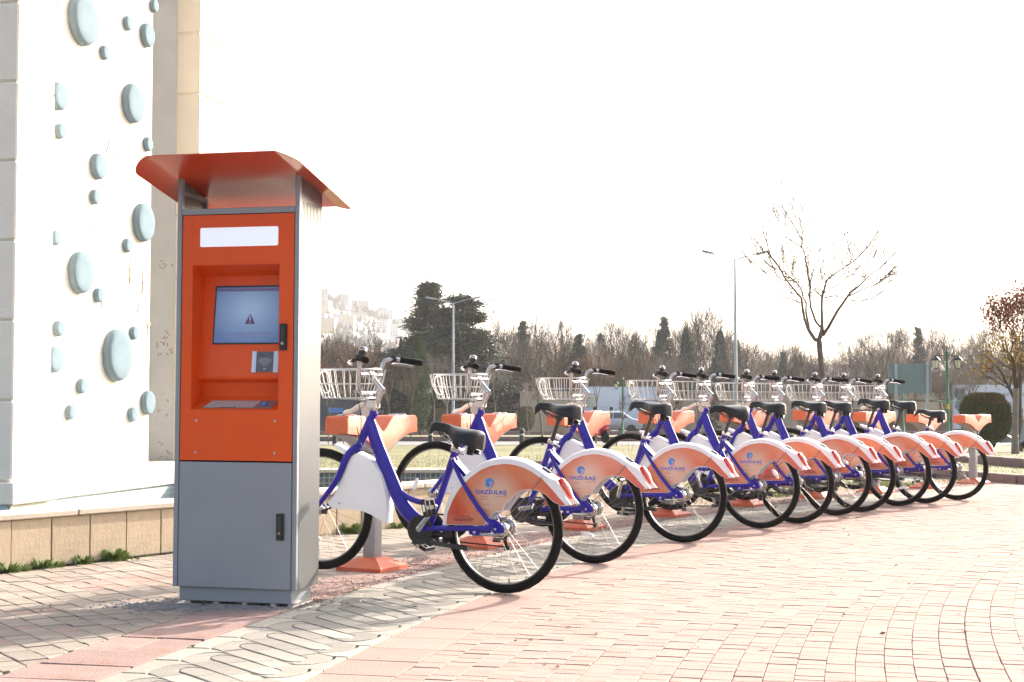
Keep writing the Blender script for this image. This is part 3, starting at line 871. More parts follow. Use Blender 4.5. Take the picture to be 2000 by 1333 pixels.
# ------------------------------------------------------------------ TICKET KIOSK
ki = tag(empty('ticket_kiosk', (-1.6667, 7.0209, 0), R(-13.52)), 'tall grey and orange self service ticket kiosk with a sloping orange roof', 'kiosk')
W_, D_ = 0.6455, 0.30
ki.rotation_euler = (0, R(0.26), R(-13.52))
# foot
b = MB(); b.cbox(0.01, 0.625, 0.015, 0.285, 0.0, 0.006, 0.001)
for x in (0.05, 0.2, 0.35, 0.5, 0.59): b.box(x, x+0.03, 0.04, 0.26, 0.006, 0.022)
b.build('foot_frame', M['steel'], ki)
MB().cbox(0.027, 0.615, 0.022, 0.275, 0.020, 0.090, 0.002).build('plinth', M['kgrey'], ki)
# inner carcass hides daylight through gaps
MB().box(0.028, 0.618, 0.155, 0.268, 0.089, 1.905).build('carcass', M['seam'], ki, smooth=None)
MB().box(0.028, 0.618, 0.014, 0.156, 0.089, 0.70).build('lower_carcass', M['seam'], ki, smooth=None)
b = MB(); b.cbox(0.0, 0.024, 0.0, 0.03, 0.088, 2.10, 0.003); b.build('corner_post', M['kgrey'], ki)
b = MB(); b.cbox(0.622, W_, 0.0, 0.03, 0.088, 2.10, 0.003); b.build('corner_post', M['kgrey'], ki)
b = MB(); b.cbox(0.025, 0.621, 0.0, 0.02, 1.916, 1.945, 0.002); b.box(0.03, 0.616, 0.018, 0.268, 1.925, 1.935); b.build('top_bar', M['kgrey'], ki)
MB().cbox(0.025, 0.621, 0.27, 0.298, 0.088, 1.93, 0.002).build('back_panel', M['kgrey'], ki)
def side_panel(x0, x1, m):
    b = MB()
    b.cbox(x0, x1, 0.0305, 0.299, 0.088, 1.885, 0.001)
    n = 14; y0, y1 = 0.0305, 0.299; p_ = (y1-y0)/n
    for i in range(n):
        b.box(x0, x1, y0 + i*p_, y0 + i*p_ + p_*0.62, 1.885, 1.975)
    b.box(x0, x1, y1-0.004, y1, 1.885, 1.975)
    Mx = Matrix(((0, 1, 0, 0), (1, 0, 0, 0), (0, 0, 1, 0), (0, 0, 0, 1)))
    b.prism([(y0, 1.975), (y1, 1.975), (y1, 2.045), (y0, 2.092)], x0, x1, Mx)
    return b.build('side_panel', m, ki)
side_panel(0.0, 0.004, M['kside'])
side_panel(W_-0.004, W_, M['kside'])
b = MB(); b.cbox(0.004, 0.020, 0.0305, 0.298, 2.02, 2.04, 0.002); b.cbox(0.004, 0.02, 0.285, 0.298, 1.93, 2.04, 0.002); b.build('top_frame', M['kgrey'], ki)
b = MB(); b.cbox(0.6255, 0.6413, 0.0305, 0.298, 2.02, 2.04, 0.002); b.cbox(0.6255, 0.6413, 0.285, 0.298, 1.93, 2.04, 0.002); b.build('top_frame', M['kgrey'], ki)
# upper door with its recess
door = MB()
X0, X1, Z0, Z1 = 0.029, 0.618, 0.706, 1.913
rx0, rx1, rz0, rz1 = 0.085, 0.543, 0.955, 1.665
door.cbox(X0, rx0, 0.002, 0.018, Z0, Z1, 0.0015)
door.cbox(rx1, X1, 0.002, 0.018, Z0, Z1, 0.0015)
door.box(rx0-0.001, rx1+0.001, 0.0022, 0.018, rz1, Z1-0.001)
door.box(rx0-0.001, rx1+0.001, 0.0022, 0.018, Z0+0.001, rz0)
udoor = door.build('upper_door', M['korange'], ki)
prof = [(0.004, rz1-0.0005), (0.03, 1.655), (0.135, 1.622), (0.135, 1.60), (0.080, 1.118), (0.084, 1.105), (0.125, 1.09), (0.130, 1.02), (0.115, 1.002), (0.004, rz0+0.0005)]
rc = MB()
rc.add([(rx0+0.001, p[0], p[1]) for p in prof] + [(rx1-0.001, p[0], p[1]) for p in prof], [(i, i+1, i+1+len(prof), i+len(prof)) for i in range(len(prof)-1)])
for xx, xi in ((rx0+0.001, 0.028), (rx1-0.001, -0.028)):
    n = len(prof); 
    rc.add([(xx, p[0], p[1]) for p in prof], [tuple(range(n))])
rc.build('recess', M['korange'], udoor, smooth=None)
# tilted panel frame: place things on it
tilt = math.atan2(0.135-0.080, 1.60-1.118)
def onpanel(x, z, off=0.0):
    f = (z-1.118)/(1.60-1.118)
    return Vector((x, 0.080 + 0.055*f - off*math.cos(tilt), z + off*math.sin(tilt)))
def pquad(x0, x1, z0, z1, off, th=0.0):
    a = [onpanel(x0, z0, off), onpanel(x1, z0, off), onpanel(x1, z1, off), onpanel(x0, z1, off)]
    return a
def pslab(x0, x1, z0, z1, o0, o1):
    a = pquad(x0, x1, z0, z1, o1); c = pquad(x0, x1, z0, z1, o0)
    return MB().add(a + c, [(0, 1, 2, 3), (0, 4, 5, 1), (1, 5, 6, 2), (2, 6, 7, 3), (3, 7, 4, 0)])
bez = pslab(0.150, 0.530, 1.278, 1.572, 0.0, 0.003); bez.build('screen_bezel', M['black'], udoor, smooth=None)
scr = pslab(0.158, 0.524, 1.286, 1.562, 0.003, 0.0042).build('screen', M['screen'], ki, smooth=None)
tri = MB(); tp = chaikin([onpanel(0.318, 1.378, 0.0046), onpanel(0.374, 1.378, 0.0046), onpanel(0.346, 1.432, 0.0046)], 0, True)
tp = [tp[0]*.92+tp[2]*.08, tp[0]*.92+tp[1]*.08, tp[1]*.92+tp[0]*.08, tp[1]*.92+tp[2]*.08, tp[2]*.92+tp[1]*.08, tp[2]*.92+tp[0]*.08]
tri.add(tp, [tuple(range(6))]); tri.build('warning_triangle', mat('warn_purple', (0.10, 0.05, 0.14), 0.4), scr, smooth=None)
ex = MB(); ex.add(pquad(0.3435, 0.3485, 1.395, 1.420, 0.0052), [(0, 1, 2, 3)]); ex.add(pquad(0.3435, 0.3485, 1.384, 1.390, 0.0052), [(0, 1, 2, 3)])
ex.build('exclamation_mark', M['paper'], scr, smooth=None)
MB().add(pquad(0.160, 0.522, 1.543, 1.560, 0.0045), [(0, 1, 2, 3)]).build('title_bar', mat('title_purple', (0.13, 0.13, 0.30), 0.4), scr, smooth=None)
mfaint = mat('faint_text', (0.28, 0.20, 0.36), 0.5)
for zz, x0, x1, hh in ((1.330, 0.235, 0.45, .004), (1.318, 0.27, 0.42, .0035), (1.5515, 0.25, 0.43, .004)):
    tl = MB(); q_ = random.Random(int(zz*1000)); x = x0
    while x < x1:
        ww = q_.uniform(.003, .012); tl.add(pquad(x, x+ww, zz, zz+hh, 0.0052), [(0, 1, 2, 3)]); x += ww + .0025
    tag(tl.build('faint_text_line', mfaint, scr, smooth=None), kind='stuff')
# card reader plate
rd = pslab(0.372, 0.512, 1.140, 1.240, 0.0, 0.006).build('card_reader', M['rfgrey'], ki, smooth=None)
pslab(0.370, 0.392, 1.138, 1.242, 0.0, 0.0075).build('reader_edge', M['paper'], rd, smooth=None)
pslab(0.484, 0.510, 1.138, 1.242, 0.0, 0.0075).build('reader_edge', M['paper'], rd, smooth=None)
for k in range(5):
    r_ = 0.012 + k*0.0085
    pts = [onpanel(0.438 + r_*math.sin(t), 1.163 + r_*math.cos(t), 0.0068) for t in [R(-48 + 96*i/10) for i in range(11)]]
    MB().tube(pts, 0.0011, 4).build('signal_arc', M['paper'], rd, smooth=None)
Mp = Matrix.Translation(onpanel(0.438, 1.155, 0.0068)) @ Matrix.Rotation(R(90) - tilt*0 , 4, 'X')
text_obj('reader_letters', 'RF', 0.016, M['paper'], rd, Mp)
for sx, sz in ((0.41, 1.232), (0.42, 1.150)):
    pts = [onpanel(sx, sz, .0068), onpanel(sx+.018, sz+(.0-.016 if sz > 1.2 else .012), .0068), onpanel(sx+.03, sz+(-.018 if sz > 1.2 else .015), .0068)]
    MB().tube(pts, 0.0015, 4).build('film_crease', M['seam'], rd, smooth=None)
# keyboard on the sloping shelf
def shelf(x, f, off):   # f 0 front .. 1 back
    y = 0.006 + (0.113-0.006)*f; z = rz0 + (1.002-rz0)*f
    return Vector((x, y - off*0.4, z + off*0.9))
kb = MB(); a = [shelf(.135, .12, .003), shelf(.497, .12, .003), shelf(.507, .9, .003), shelf(.150, .9, .003)]; c = [shelf(.135, .12, 0), shelf(.497, .12, 0), shelf(.507, .9, 0), shelf(.150, .9, 0)]
kb.add(a + c, [(0, 1, 2, 3), (0, 4, 5, 1), (1, 5, 6, 2), (2, 6, 7, 3), (3, 7, 4, 0)])
kbo = kb.build('keyboard', mat('keyboard_plate', (0.26, 0.23, 0.23), 0.4, metal=0.4), ki, smooth=None)
ks = MB()
for r_ in range(5):
    for c_ in range(14):
        if r_ == 0 and 3 < c_ < 9: continue
        f0 = .18 + r_*.135; x0 = .145 + c_*.0188 + r_*.003
        P4 = [shelf(x0, f0, .006), shelf(x0+.014, f0, .006), shelf(x0+.014, f0+.095, .006), shelf(x0, f0+.095, .006)]
        Q4 = [shelf(x0, f0, .003), shelf(x0+.014, f0, .003), shelf(x0+.014, f0+.095, .003), shelf(x0, f0+.095, .003)]
        ks.add(P4 + Q4, [(0, 1, 2, 3), (0, 4, 5, 1), (1, 5, 6, 2), (2, 6, 7, 3), (3, 7, 4, 0)])
P4 = [shelf(.205, .18, .006), shelf(.30, .18, .006), shelf(.30, .275, .006), shelf(.205, .275, .006)]
ks.add(P4, [(0, 1, 2, 3)])
tag(ks.build('keys', M['key'], kbo, smooth=None), kind='stuff')
tbp = shelf(.452, .45, .006)
MB().lathe([(0.0, .012), (.008, .010), (.013, .004), (.014, -.004)], 14).build('trackball', M['bluel'], kbo, loc=tbp)
# light box
def rrect(x0, x1, z0, z1, r_, n=5):
    pts = []
    for cx_, cz_, a0 in ((x1-r_, z1-r_, 0), (x0+r_, z1-r_, 90), (x0+r_, z0+r_, 180), (x1-r_, z0+r_, 270)):
        for i in range(n+1): pts.append((cx_ + r_*math.cos(R(a0+90*i/n)), cz_ + r_*math.sin(R(a0+90*i/n))))
    return pts
MB().prism(rrect(0.124, 0.535, 1.755, 1.849, .009), -0.0005, 0.006).build('light_box', M['white_acr'], ki, smooth=None)
# locks, screws, lower door
def lock(x0, x1, z0, z1):
    o = MB().prism(rrect(x0, x1, z0, z1, .003), -0.008, 0.006).build('lock_handle', M['black'], ki, smooth=None)
    MB().prism(rrect(x0+.010, x1-.010, z0+.045, z1-.012, .008), -0.0125, -0.0078).build('lever', mat('lever_black', (.03, .03, .032), .35), o, smooth=None)
    MB().lathe([(.0075, -.0078), (.0075, -.0135), (0.0, -.0135)], 14, axis='y').build('key_cylinder', M['alu'], o, loc=((x0+x1)/2 - .002, 0, z0+.034))
lock(0.551, 0.588, 1.243, 1.372)
lock(0.545, 0.583, 0.327, 0.455)
for x, z in ((.116, .90), (.529, .901), (.114, .744), (.528, .745)):
    MB().lathe([(.0065, .002), (.0065, -.001), (.0035, -.0015), (.003, .0008), (0, .0008)], 12, axis='y').build('screw', M['steel'], ki, loc=(x, 0, z))
MB().cbox(0.027, 0.618, 0.0015, 0.016, 0.0885, 0.699, 0.003).build('lower_door', M['kgrey'], ki)
# roof: tilted sheet with drooping side wings, rounded corners
rf = MB()
yf, yr, zf, zr = -0.32, 0.50, 2.160, 2.012
def zroof(y): return zf + (zr-zf)*(y-yf)/(yr-yf)
nu, nv = 28, 24
def edge_y(s):   # rounding of the wing corners: s = 0 at fold .. 1 at wing edge
    return 0.09*(1-math.sqrt(max(0, 1-s*s)))
top_, bot_ = [], []
cols = [(-1, s) for s in (1.0, .97, .9, .78, .6, .4, .2, 0.05)] + [(0, t) for t in (0, .25, .5, .75, 1.0)] + [(1, s) for s in (.05, .2, .4, .6, .78, .9, .97, 1.0)]
for k, s in cols:
    colp = []
    if k == 0: x = s*W_; dz = 0; ey = 0
    else:
        x = (-0.003 - 0.095*s) if k < 0 else (W_ + 0.003 + 0.105*s); dz = -0.034*s - (0.022*s*s if k < 0 else 0); ey = edge_y(s)
    for j in range(9):
        y = (yf+ey) + (yr-yf-2*ey)*j/8
        colp.append((x, y, zroof(y) + dz))
    top_.append(colp)
T = 0.0035
n1 = len(top_); n2 = 9
V_ = [p for c_ in top_ for p in c_] + [(p[0], p[1], p[2]-T) for c_ in top_ for p in c_]
F_ = []
for i in range(n1-1):
    for j in range(n2-1):
        a = i*n2+j; F_.append((a, a+n2, a+n2+1, a+1)); o_ = n1*n2; F_.append((a+o_, a+1+o_, a+n2+1+o_, a+n2+o_))
for i in range(n1-1):
    for j in (0, n2-1):
        a = i*n2+j; o_ = n1*n2; F_.append((a, a+n2, a+n2+o_, a+o_) if j else (a, a+o_, a+n2+o_, a+n2))
for j in range(n2-1):
    for i in (0, n1-1):
        a = i*n2+j; o_ = n1*n2; F_.append((a, a+1, a+1+o_, a+o_) if i else (a, a+o_, a+1+o_, a+1))
rf.add(V_, F_)
rf.build('roof', M['kred'], ki, smooth=14)
b = MB(); b.cbox(0.006, 0.022, 0.0, 0.29, 2.098, 2.118, 0.001); b.build('roof_rail', M['kred'], ki)
b = MB(); b.cbox(0.6235, 0.6395, 0.0, 0.29, 2.098, 2.118, 0.001); b.build('roof_rail', M['kred'], ki)

# ------------------------------------------------------------------ DOCKS
def make_dock():
    t = empty('bike_dock', (0, 0, 0))
    # local x = across the row (bikes come from -x), local y = along the row
    H, Wd = 0.39, 0.0775
    top = 0.912
    prof = []   # (y, z) upper line from near end to far end, then under line back
    up = [(-H, top-0.012), (-H+0.012, top), (-0.135, top), (-0.105, top-0.008), (-0.02, top-0.083), (0.0, top-0.093), (0.02, top-0.083), (0.105, top-0.008), (0.135, top), (H-0.012, top), (H, top-0.012)]
    lo = [(H, top-0.102), (0.30, top-0.108), (0.22, top-0.128), (0.14, top-0.160), (0.09, top-0.186), (0.055, top-0.200), (0.0, top-0.205), (-0.055, top-0.200), (-0.09, top-0.186), (-0.14, top-0.160), (-0.22, top-0.128), (-0.30, top-0.108), (-H, top-0.102)]
    # two cheeks joined by a top skin; underside hollow and grey
    Mx = Matrix(((0, 1, 0, 0), (1, 0, 0, 0), (0, 0, 1, 0), (0, 0, 0, 1)))
    bm = bmesh.new()
    vs_ = [bm.verts.new((-Wd, p[0], p[1])) for p in up + lo]; f = bm.faces.new(vs_)
    r_ = bmesh.ops.extrude_face_region(bm, geom=[f])
    for v in r_['geom']:
        if isinstance(v, bmesh.types.BMVert): v.co.x = Wd
    bmesh.ops.recalc_face_normals(bm, faces=bm.faces)
    ed = [e for e in bm.edges if (min(v.co.z for v in e.verts) > top-0.1 and (abs(e.verts[0].co.x - e.verts[1].co.x) < 1e-5)) and not (abs(e.verts[0].co.z-(top-.102)) < 1e-4 and abs(e.verts[1].co.z-(top-.102)) < 1e-4)]
    bmesh.ops.bevel(bm, geom=ed, offset=0.010, segments=3, profile=0.5, affect='EDGES', clamp_overlap=True)
    bm.verts.index_update()
    h = MB(); h.add([v.co[:] for v in bm.verts], [[v.index for v in f.verts] for f in bm.faces]); bm.free()
    head = h.build('head', M['dorange'], t, smooth=28)
    # grey inner bracket under both arms, set in from the near cheek
    for s in (-1, 1):
        gb = MB()
        pr = [(s*(H-0.03), top-0.1085), (s*0.30, top-0.124), (s*0.2, top-0.160), (s*0.1, top-0.215), (s*0.046, top-0.265), (s*0.046, top-0.19), (s*0.1, top-0.170), (s*0.22, top-0.124)]
        gb.prism(pr, -0.05, 0.052, Mx)
        gb.build('bracket', M['greypost'], head)
    for y in (-0.33, -0.235, 0.235, 0.33):
        MB().lathe([(0.030, top-0.002), (0.030, top+0.004), (0.026, top+0.007), (0.012, top+0.008), (0.0, top+0.008)], 16).build('lock_disc', M['alu'], head, loc=(0, y, 0))
    MB().cbox(-0.041, 0.041, -0.041, 0.041, 0.05, top-0.19, 0.004, 2).build('post', M['greypost'], t)
    b = MB()
    a = [(-.155,-.155,0), (.155,-.155,0), (.155,.155,0), (-.155,.155,0), (-.155,-.155,.022), (.155,-.155,.022), (.155,.155,.022), (-.155,.155,.022), (-.062,-.062,.075), (.062,-.062,.075), (.062,.062,.075), (-.062,.062,.075)]
    b.add(a, [(0,1,5,4),(1,2,6,5),(2,3,7,6),(3,0,4,7),(4,5,9,8),(5,6,10,9),(6,7,11,10),(7,4,8,11),(8,9,10,11)])
    bo = b.build('base_cover', M['dbase'], t, smooth=None)
    for s in (-1, 1):
        MB().lathe([(0.009, .0), (0.009, .012), (0.0, .014)], 8).build('bolt', M['steel'], bo, loc=(s*.11, s*.08, .040))
    return t
DOCKS = [(-0.83, 8.50, 26.5, 1.0), (-0.22, 9.83, 28.5, 1.0), (0.53, 11.23, 30.5, 1.008), (1.36, 12.50, 33, 1.005), (2.25, 13.75, 35, 1.0), (3.17, 14.86, 37, 1.006), (4.00, 15.71, 38.5, 0.975), (4.82, 16.56, 40, 0.95), (5.66, 17.51, 41, 0.922)]
DL = ['first orange docking post, right beside the grey kiosk with the nearest bicycle',
      'second orange docking post from the kiosk, seen above the lowest saddle',
      'third orange docking post from the kiosk, in front of the white truck',
      'fourth orange docking post from the kiosk, behind the third bicycle saddle',
      'fifth orange docking post from the kiosk, half hidden by the turned saddle',
      'sixth orange docking post from the kiosk, hidden by crowded blue frames',
      'seventh orange docking post from the kiosk, holding the last arm in view',
      'second last docking post, empty, just behind the lowest far saddle',
      'last empty orange docking post standing before the clipped round bush']
dk0 = make_dock()
for i, (x, y, h, zs) in enumerate(DOCKS):
    o = dk0 if i == 0 else copy_tree(dk0)
    o.location = (x, y, 0); o.rotation_euler = (0, 0, R(-h)); o.scale = (1, 1, zs)
    tag(o, DL[i], 'bike dock', 'orange docks of the bicycle station')

# ------------------------------------------------------------------ BICYCLES
def arc2(pts, it=2): return [(p.x, p.y, p.z) for p in chaikin([(a[0], a[2] if len(a) > 2 else 0, a[1]) for a in pts], it)]
def make_wheel(name, hub, parent, rear):
    R_ = 0.308
    # rim is the part, everything else hangs under it; origin at the hub
    rimp = [(-0.012, -0.0135), (0.008, -0.0145), (0.011, -0.0115), (0.006, 0.0), (0.011, 0.0115), (0.008, 0.0145), (-0.012, 0.0135), (-0.016, 0.006), (-0.016, -0.006)]
    w = MB().torus(0.2905, [(a*.40, b_*.70) for a, b_ in rimp], 64).build(name, M['rim'], parent, loc=hub)
    prof = []
    for k in range(12):
        t = 2*PI*k/12
        prof.append((0.0235*math.cos(t), 0.0215*math.sin(t)))
    ty = MB(); n = 72; m = len(prof); vs_, fs = [], []
    for k in range(n):
        a = 2*PI*k/n
        for i, (dr, dy) in enumerate(prof):
            kn = 0.0016 if (dr > 0.014 and k % 2 == (i % 2)) else 0.0
            r_ = 0.3125 + dr + kn
            vs_.append((r_*math.cos(a), dy, r_*math.sin(a)))
    for k in range(n):
        k2 = (k+1) % n
        for i in range(m):
            j = (i+1) % m
            fs.append((k*m+i, k*m+j, k2*m+j, k2*m+i))
    ty.add(vs_, fs); ty.build('tyre', M['rubber'], w, smooth=50)
    # hub
    h = MB()
    if rear: h.lathe([(0.010, -.062), (.010, -.05), (.034, -.048), (.034, -.040), (.026, -.036), (.026, .030), (.034, .033), (.034, .037), (.010, .038), (.010, .062)], 20, axis='y')
    else: h.lathe([(0.008, -.052), (.008, -.04), (.024, -.035), (.024, -.03), (.014, -.022), (.014, .022), (.024, .03), (.024, .035), (.008, .04), (.008, .052)], 18, axis='y')
    h.build('hub', M['alu'], w, smooth=30)
    fl = 0.031 if rear else 0.022
    sp0 = None
    N_ = 28
    for k in range(N_):
        side = 1 if k % 2 else -1
        a0 = 2*PI*k/N_; lead = (0.75 if (k//2) % 2 else -0.75)
        if k < 4:
            # four different cuts of spoke, shared round the wheel
            p0 = Vector((fl*math.cos(lead), side*0.034, fl*math.sin(lead)))
            p1 = Vector((0.287, side*0.004, 0.0))
            so = MB().tube([p0, p1], 0.00095, 4, cap=False).build('spoke', M['spoke'], w, smooth=None)
            so.rotation_euler = (0, -a0, 0)
            if k == 0: sp0 = []
            sp0.append(so)
        else:
            so = clones(sp0[k % 4]); so.parent = w; so.rotation_euler = (0, -a0, 0)
    MB().tube([(0.288, 0, 0.0), (0.262, 0, 0.0)], [0.004, 0.003], 6).build('valve', M['black'], w)
    # white oval reflector tied to the spokes
    rb = MB(); pts = [(0.045*math.cos(2*PI*i/14), 0.014*math.sin(2*PI*i/14)) for i in range(14)]
    rb.prism([(0.165 + b_*1.0, a_) for a_, b_ in pts], -0.004, 0.004)
    Mr = Matrix.Rotation(R(-105), 4, 'Y')
    rb.v = [tuple(Mr @ Vector(p)) for p in rb.v]
    rb.build('spoke_reflector', M['reflector'], w)
    return w

def make_bike():
    t = empty('bicycle')
    RH, FH, BB = (0.0, 0.336), (1.145, 0.399), (0.468, 0.322)
    rw = make_wheel('rear_wheel', (RH[0], 0, RH[1]), t, True)
    fw2 = make_wheel('front_wheel', (FH[0], 0, FH[1]), t, False)
    # ---- frame
    f = MB()
    dl = chaikin([(0.828, 0, 0.885), (0.790, 0, 0.775), (0.735, 0, 0.655), (0.675, 0, 0.538), (0.625, 0, 0.440), (0.56, 0, 0.375), (0.49, 0, 0.338), (0.44, 0, 0.33)], 2)
    nn = len(dl)
    # big oval down tube: tall in the plane of the bike, narrow across
    rr = [0.031 + 0.010*min(1, i/8) if i < 8 else 0.041 - 0.012*max(0, (i-nn*0.62)/(nn*0.38)) for i in range(nn)]
    f.tube(dl, rr, 14, flat=0.66)
    f.tube([(0.803, 0, 0.945), (0.808, 0, 0.93), (0.880, 0, 0.787), (0.888, 0, 0.770)], [0.021, 0.0235, 0.0235, 0.022], 14)          # head tube
    f.tube([(0.804, 0, 0.938), (0.811, 0, 0.923)], [0.0265, 0.0265], 14)
    f.tube(chaikin([(0.655, 0, 0.525), (0.60, 0, 0.482), (0.52, 0, 0.455), (0.45, 0, 0.452), (0.395, 0, 0.470)], 2), 0.0155, 12)    # thin brace tube
    f.tube([(0.293, 0, 0.735), (0.330, 0, 0.632), (0.377, 0, 0.505), (0.450, 0, 0.330)], 0.0185, 12)                                    # seat tube
    f.tube([(0.289, 0, 0.745), (0.298, 0, 0.720)], 0.0215, 12)
    for s in (-1, 1):
        f.tube(chaikin([(0.302, s*0.012, 0.700), (0.285, s*0.028, 0.665), (0.225, s*0.052, 0.577), (0.144, s*0.062, 0.470), (0.053, s*0.066, 0.368), (0.02, s*0.066, 0.352)], 1), 0.0115, 10)
        f.tube(chaikin([(0.440, s*0.030, 0.318), (0.35, s*0.050, 0.322), (0.2, s*0.062, 0.330), (0.05, s*0.066, 0.338), (0.0, s*0.066, 0.338)], 1), 0.013, 10)
        # drop-out plate
        f.prism([(-.028, .318), (.028, .312), (.058, .345), (.050, .385), (.022, .385), (-.02, .362), (-.030, .34)], s*0.0635-0.003, s*0.0635+0.003)
        f.prism([(0.17, .300), (0.115, .300), (0.10, .330), (0.18, .330)], s*0.0625-0.003, s*0.0625+0.003)
    f.prism([(0.285, .668), (0.215, .600), (0.228, .592), (0.262, .632), (0.292, .652)], -0.02, 0.02)
    f.prism([(0.29, .675), (0.21, .6), (0.205, .606), (0.285, .684)], -0.03, 0.03)
    f.lathe([(0.024, -.040), (0.024, .040)], 16, Matrix.Translation((BB[0]-0.0, 0, BB[1])), axis='y')
    fr = f.build('frame', M['frame'], t, smooth=40)
    b = MB()
    b.lathe([(.006, 0), (.006, .012), (0, .013)], 8, Matrix.Translation((0.205, 0.028, 0.592)), axis='y')
    b.lathe([(.008, 0.064), (.008, .072), (0, .073)], 10, Matrix.Translation((0.14, 0, 0.315)), axis='y')
    b.lathe([(.007, 0.02), (.007, .028), (0, .029)], 8, Matrix.Translation((0.296, 0, 0.690)), axis='y')
    b.build('bolt', M['steel'], fr)
    # ---- fork
    k = MB()
    k.tube([(0.884, 0, 0.775), (0.893, 0, 0.757)], [0.0235, 0.0245], 14)
    k.tube(chaikin([(0.885, 0, 0.768), (0.905, 0, 0.742), (0.925, 0, 0.722)], 1), 0.024, 12)
    for s in (-1, 1):
        k.tube(chaikin([(0.905, s*0.012, 0.748), (0.932, s*0.040, 0.718), (0.962, s*0.047, 0.670), (0.988, s*0.049, 0.602), (1.030, s*0.051, 0.535), (1.095, s*0.052, 0.463), (1.143, s*0.052, 0.405)], 2), [0.021]*6 + [0.0195]*30, 10) if False else k.tube([tuple(p) for p in chaikin([(0.905, s*0.012, 0.748), (0.932, s*0.040, 0.718), (0.962, s*0.047, 0.670), (0.988, s*0.049, 0.602), (1.030, s*0.051, 0.535), (1.095, s*0.052, 0.463), (1.143, s*0.052, 0.405)], 1)], [0.022, 0.022, 0.0215, 0.021, 0.0205, 0.020, 0.019, 0.018, 0.017, 0.016, 0.0145, 0.013, 0.0125, 0.012][:14], 10)
        k.prism([(1.128, .405), (1.158, .392), (1.16, .40), (1.155, .41), (1.14, .425), (1.12, .43)], s*0.0515-0.003, s*0.0515+0.003)
    k.build('fork', M['frame'], t, smooth=40)
    # ---- roller brakes and gears
    b = MB(); b.lathe([(0.012, 0.060), (.030, .058), (.038, .054), (.041, .048), (.041, .040), (.01, .038)], 22, Matrix.Translation((RH[0]-.004, 0, RH[1]-.004)), axis='y')
    b.tube([(0.0, .056, .326), (0.02, .058, .300), (0.11, .060, .303)], [.010, .008, .005], 8, flat=.5)
    b.build('rear_brake_drum', M['alu'], t, smooth=30)
    b = MB(); b.lathe([(.007, .066), (.007, .082), (.0, .083)], 6, Matrix.Translation((RH[0]+.012, 0, RH[1])), axis='y')
    b.build('axle_nut', M['steel'], t)
    b = MB(); b.lathe([(0.008, 0.058), (.026, .057), (.034, .052), (.036, .044), (.036, .036), (.01, .034)], 20, Matrix.Translation((FH[0], 0, FH[1])), axis='y')
    b.build('front_brake_drum', M['alu'], t, smooth=30)
    b = MB(); b.box(1.075, 1.105, .045, .062, .375, .398); b.tube([(1.095, .055, .395), (1.04, .058, .41)], .005, 6); b.box(-.01, .035, .055, .066, .268, .280); b.box(-.03, .03, .058, .068, .282, .290)
    b.build('brake_arm', M['black'], t)
    b = MB()
    for i, rr_ in enumerate((.045, .042, .038, .034, .030)):
        n_ = 24; y_ = -.046 - .004*i
        pts = [((rr_ + (.003 if q % 2 else -.001))*math.cos(2*PI*q/n_), (rr_ + (.003 if q % 2 else -.001))*math.sin(2*PI*q/n_)) for q in range(n_)]
        b.prism([(RH[0]+p[0], RH[1]+p[1]) for p in pts], y_-.001, y_+.001)
    b.lathe([(.006, -.066), (.006, -.085), (0, -.086)], 8, Matrix.Translation((RH[0], 0, RH[1])), axis='y')
    b.build('gear_cassette', M['steel'], t, smooth=None)
    b = MB(); b.tube([(0.01, -.058, .325), (.03, -.062, .27), (.015, -.062, .225)], [.010, .012, .008], 8, flat=.6); b.box(.0, .03, -.07, -.056, .215, .24); b.build('derailleur', M['black'], t)
    # chain and chain ring with case (right hand side) and black guard disc on the left
    b = MB(); b.lathe([(0.056, -.052), (.072, -.056), (.074, -.060), (.056, -.062)], 28, Matrix.Translation((BB[0], 0, BB[1])), axis='y')
    b.lathe([(0.074, .034), (.079, .038), (.074, .042), (.056, .040), (.056, .036)], 28, Matrix.Translation((BB[0]+.018, 0, BB[1]-.012)), axis='y')
    b.build('chain_guard', M['black'], t, smooth=30)
    b = MB(); b.lathe([(.020, -.057), (.068, -.058), (.068, -.060), (.020, -.061)], 28, Matrix.Translation((BB[0], 0, BB[1])), axis='y')
    b.build('chain_ring', M['steel'], t, smooth=30)
    b = MB(); b.tube([(BB[0]-.01, -.059, BB[1]+.068), (0.0, -.055, RH[1]+.036)], .0045, 5); b.tube([(BB[0]-.01, -.059, BB[1]-.068), (0.015, -.060, .232)], .0045, 5); b.build('chain', M['black'], t)
    # black motor / stand block under the bottom bracket
    b = MB(); b.cbox(.36, .465, -.024, .030, .274, .308, .008); b.cbox(.30, .36, -.02, .028, .275, .312, .006); b.cbox(.385, .43, -.03, .04, .238, .27, .006); b.build('bracket_block', M['black'], t)
    # cranks and pedals: left one up and forward-less, right one low
    def crank(dx, dz, s, lab):
        e = Vector((BB[0]+dx, s*0.088, BB[1]+dz)); c0 = Vector((BB[0], s*0.078, BB[1]))
        b = MB(); b.tube([c0 - (e-c0).normalized()*0.016, c0, c0.lerp(e, .5), e, e + (e-c0).normalized()*0.012], [.013, .0165, .0125, .0115, .008], 10, flat=.62)
        b.lathe([(.011, s*.086), (.011, s*.092), (0, s*.093)], 12, Matrix.Translation((BB[0], 0, BB[1])), axis='y')
        co = b.build('crank', M['alu'], t, smooth=40)
        p = MB(); py = s*0.155
        ang = R(78) if s > 0 else R(28)
        Mx = Matrix.Translation((e.x, py, e.z)) @ Matrix.Rotation(-ang, 4, 'Y')
        def bb(x0, x1, y0, y1, z0, z1):
            n_ = len(p.v); p.box(x0, x1, y0, y1, z0, z1)
            p.v[n_:] = [tuple(Mx @ Vector(v)) for v in p.v[n_:]]
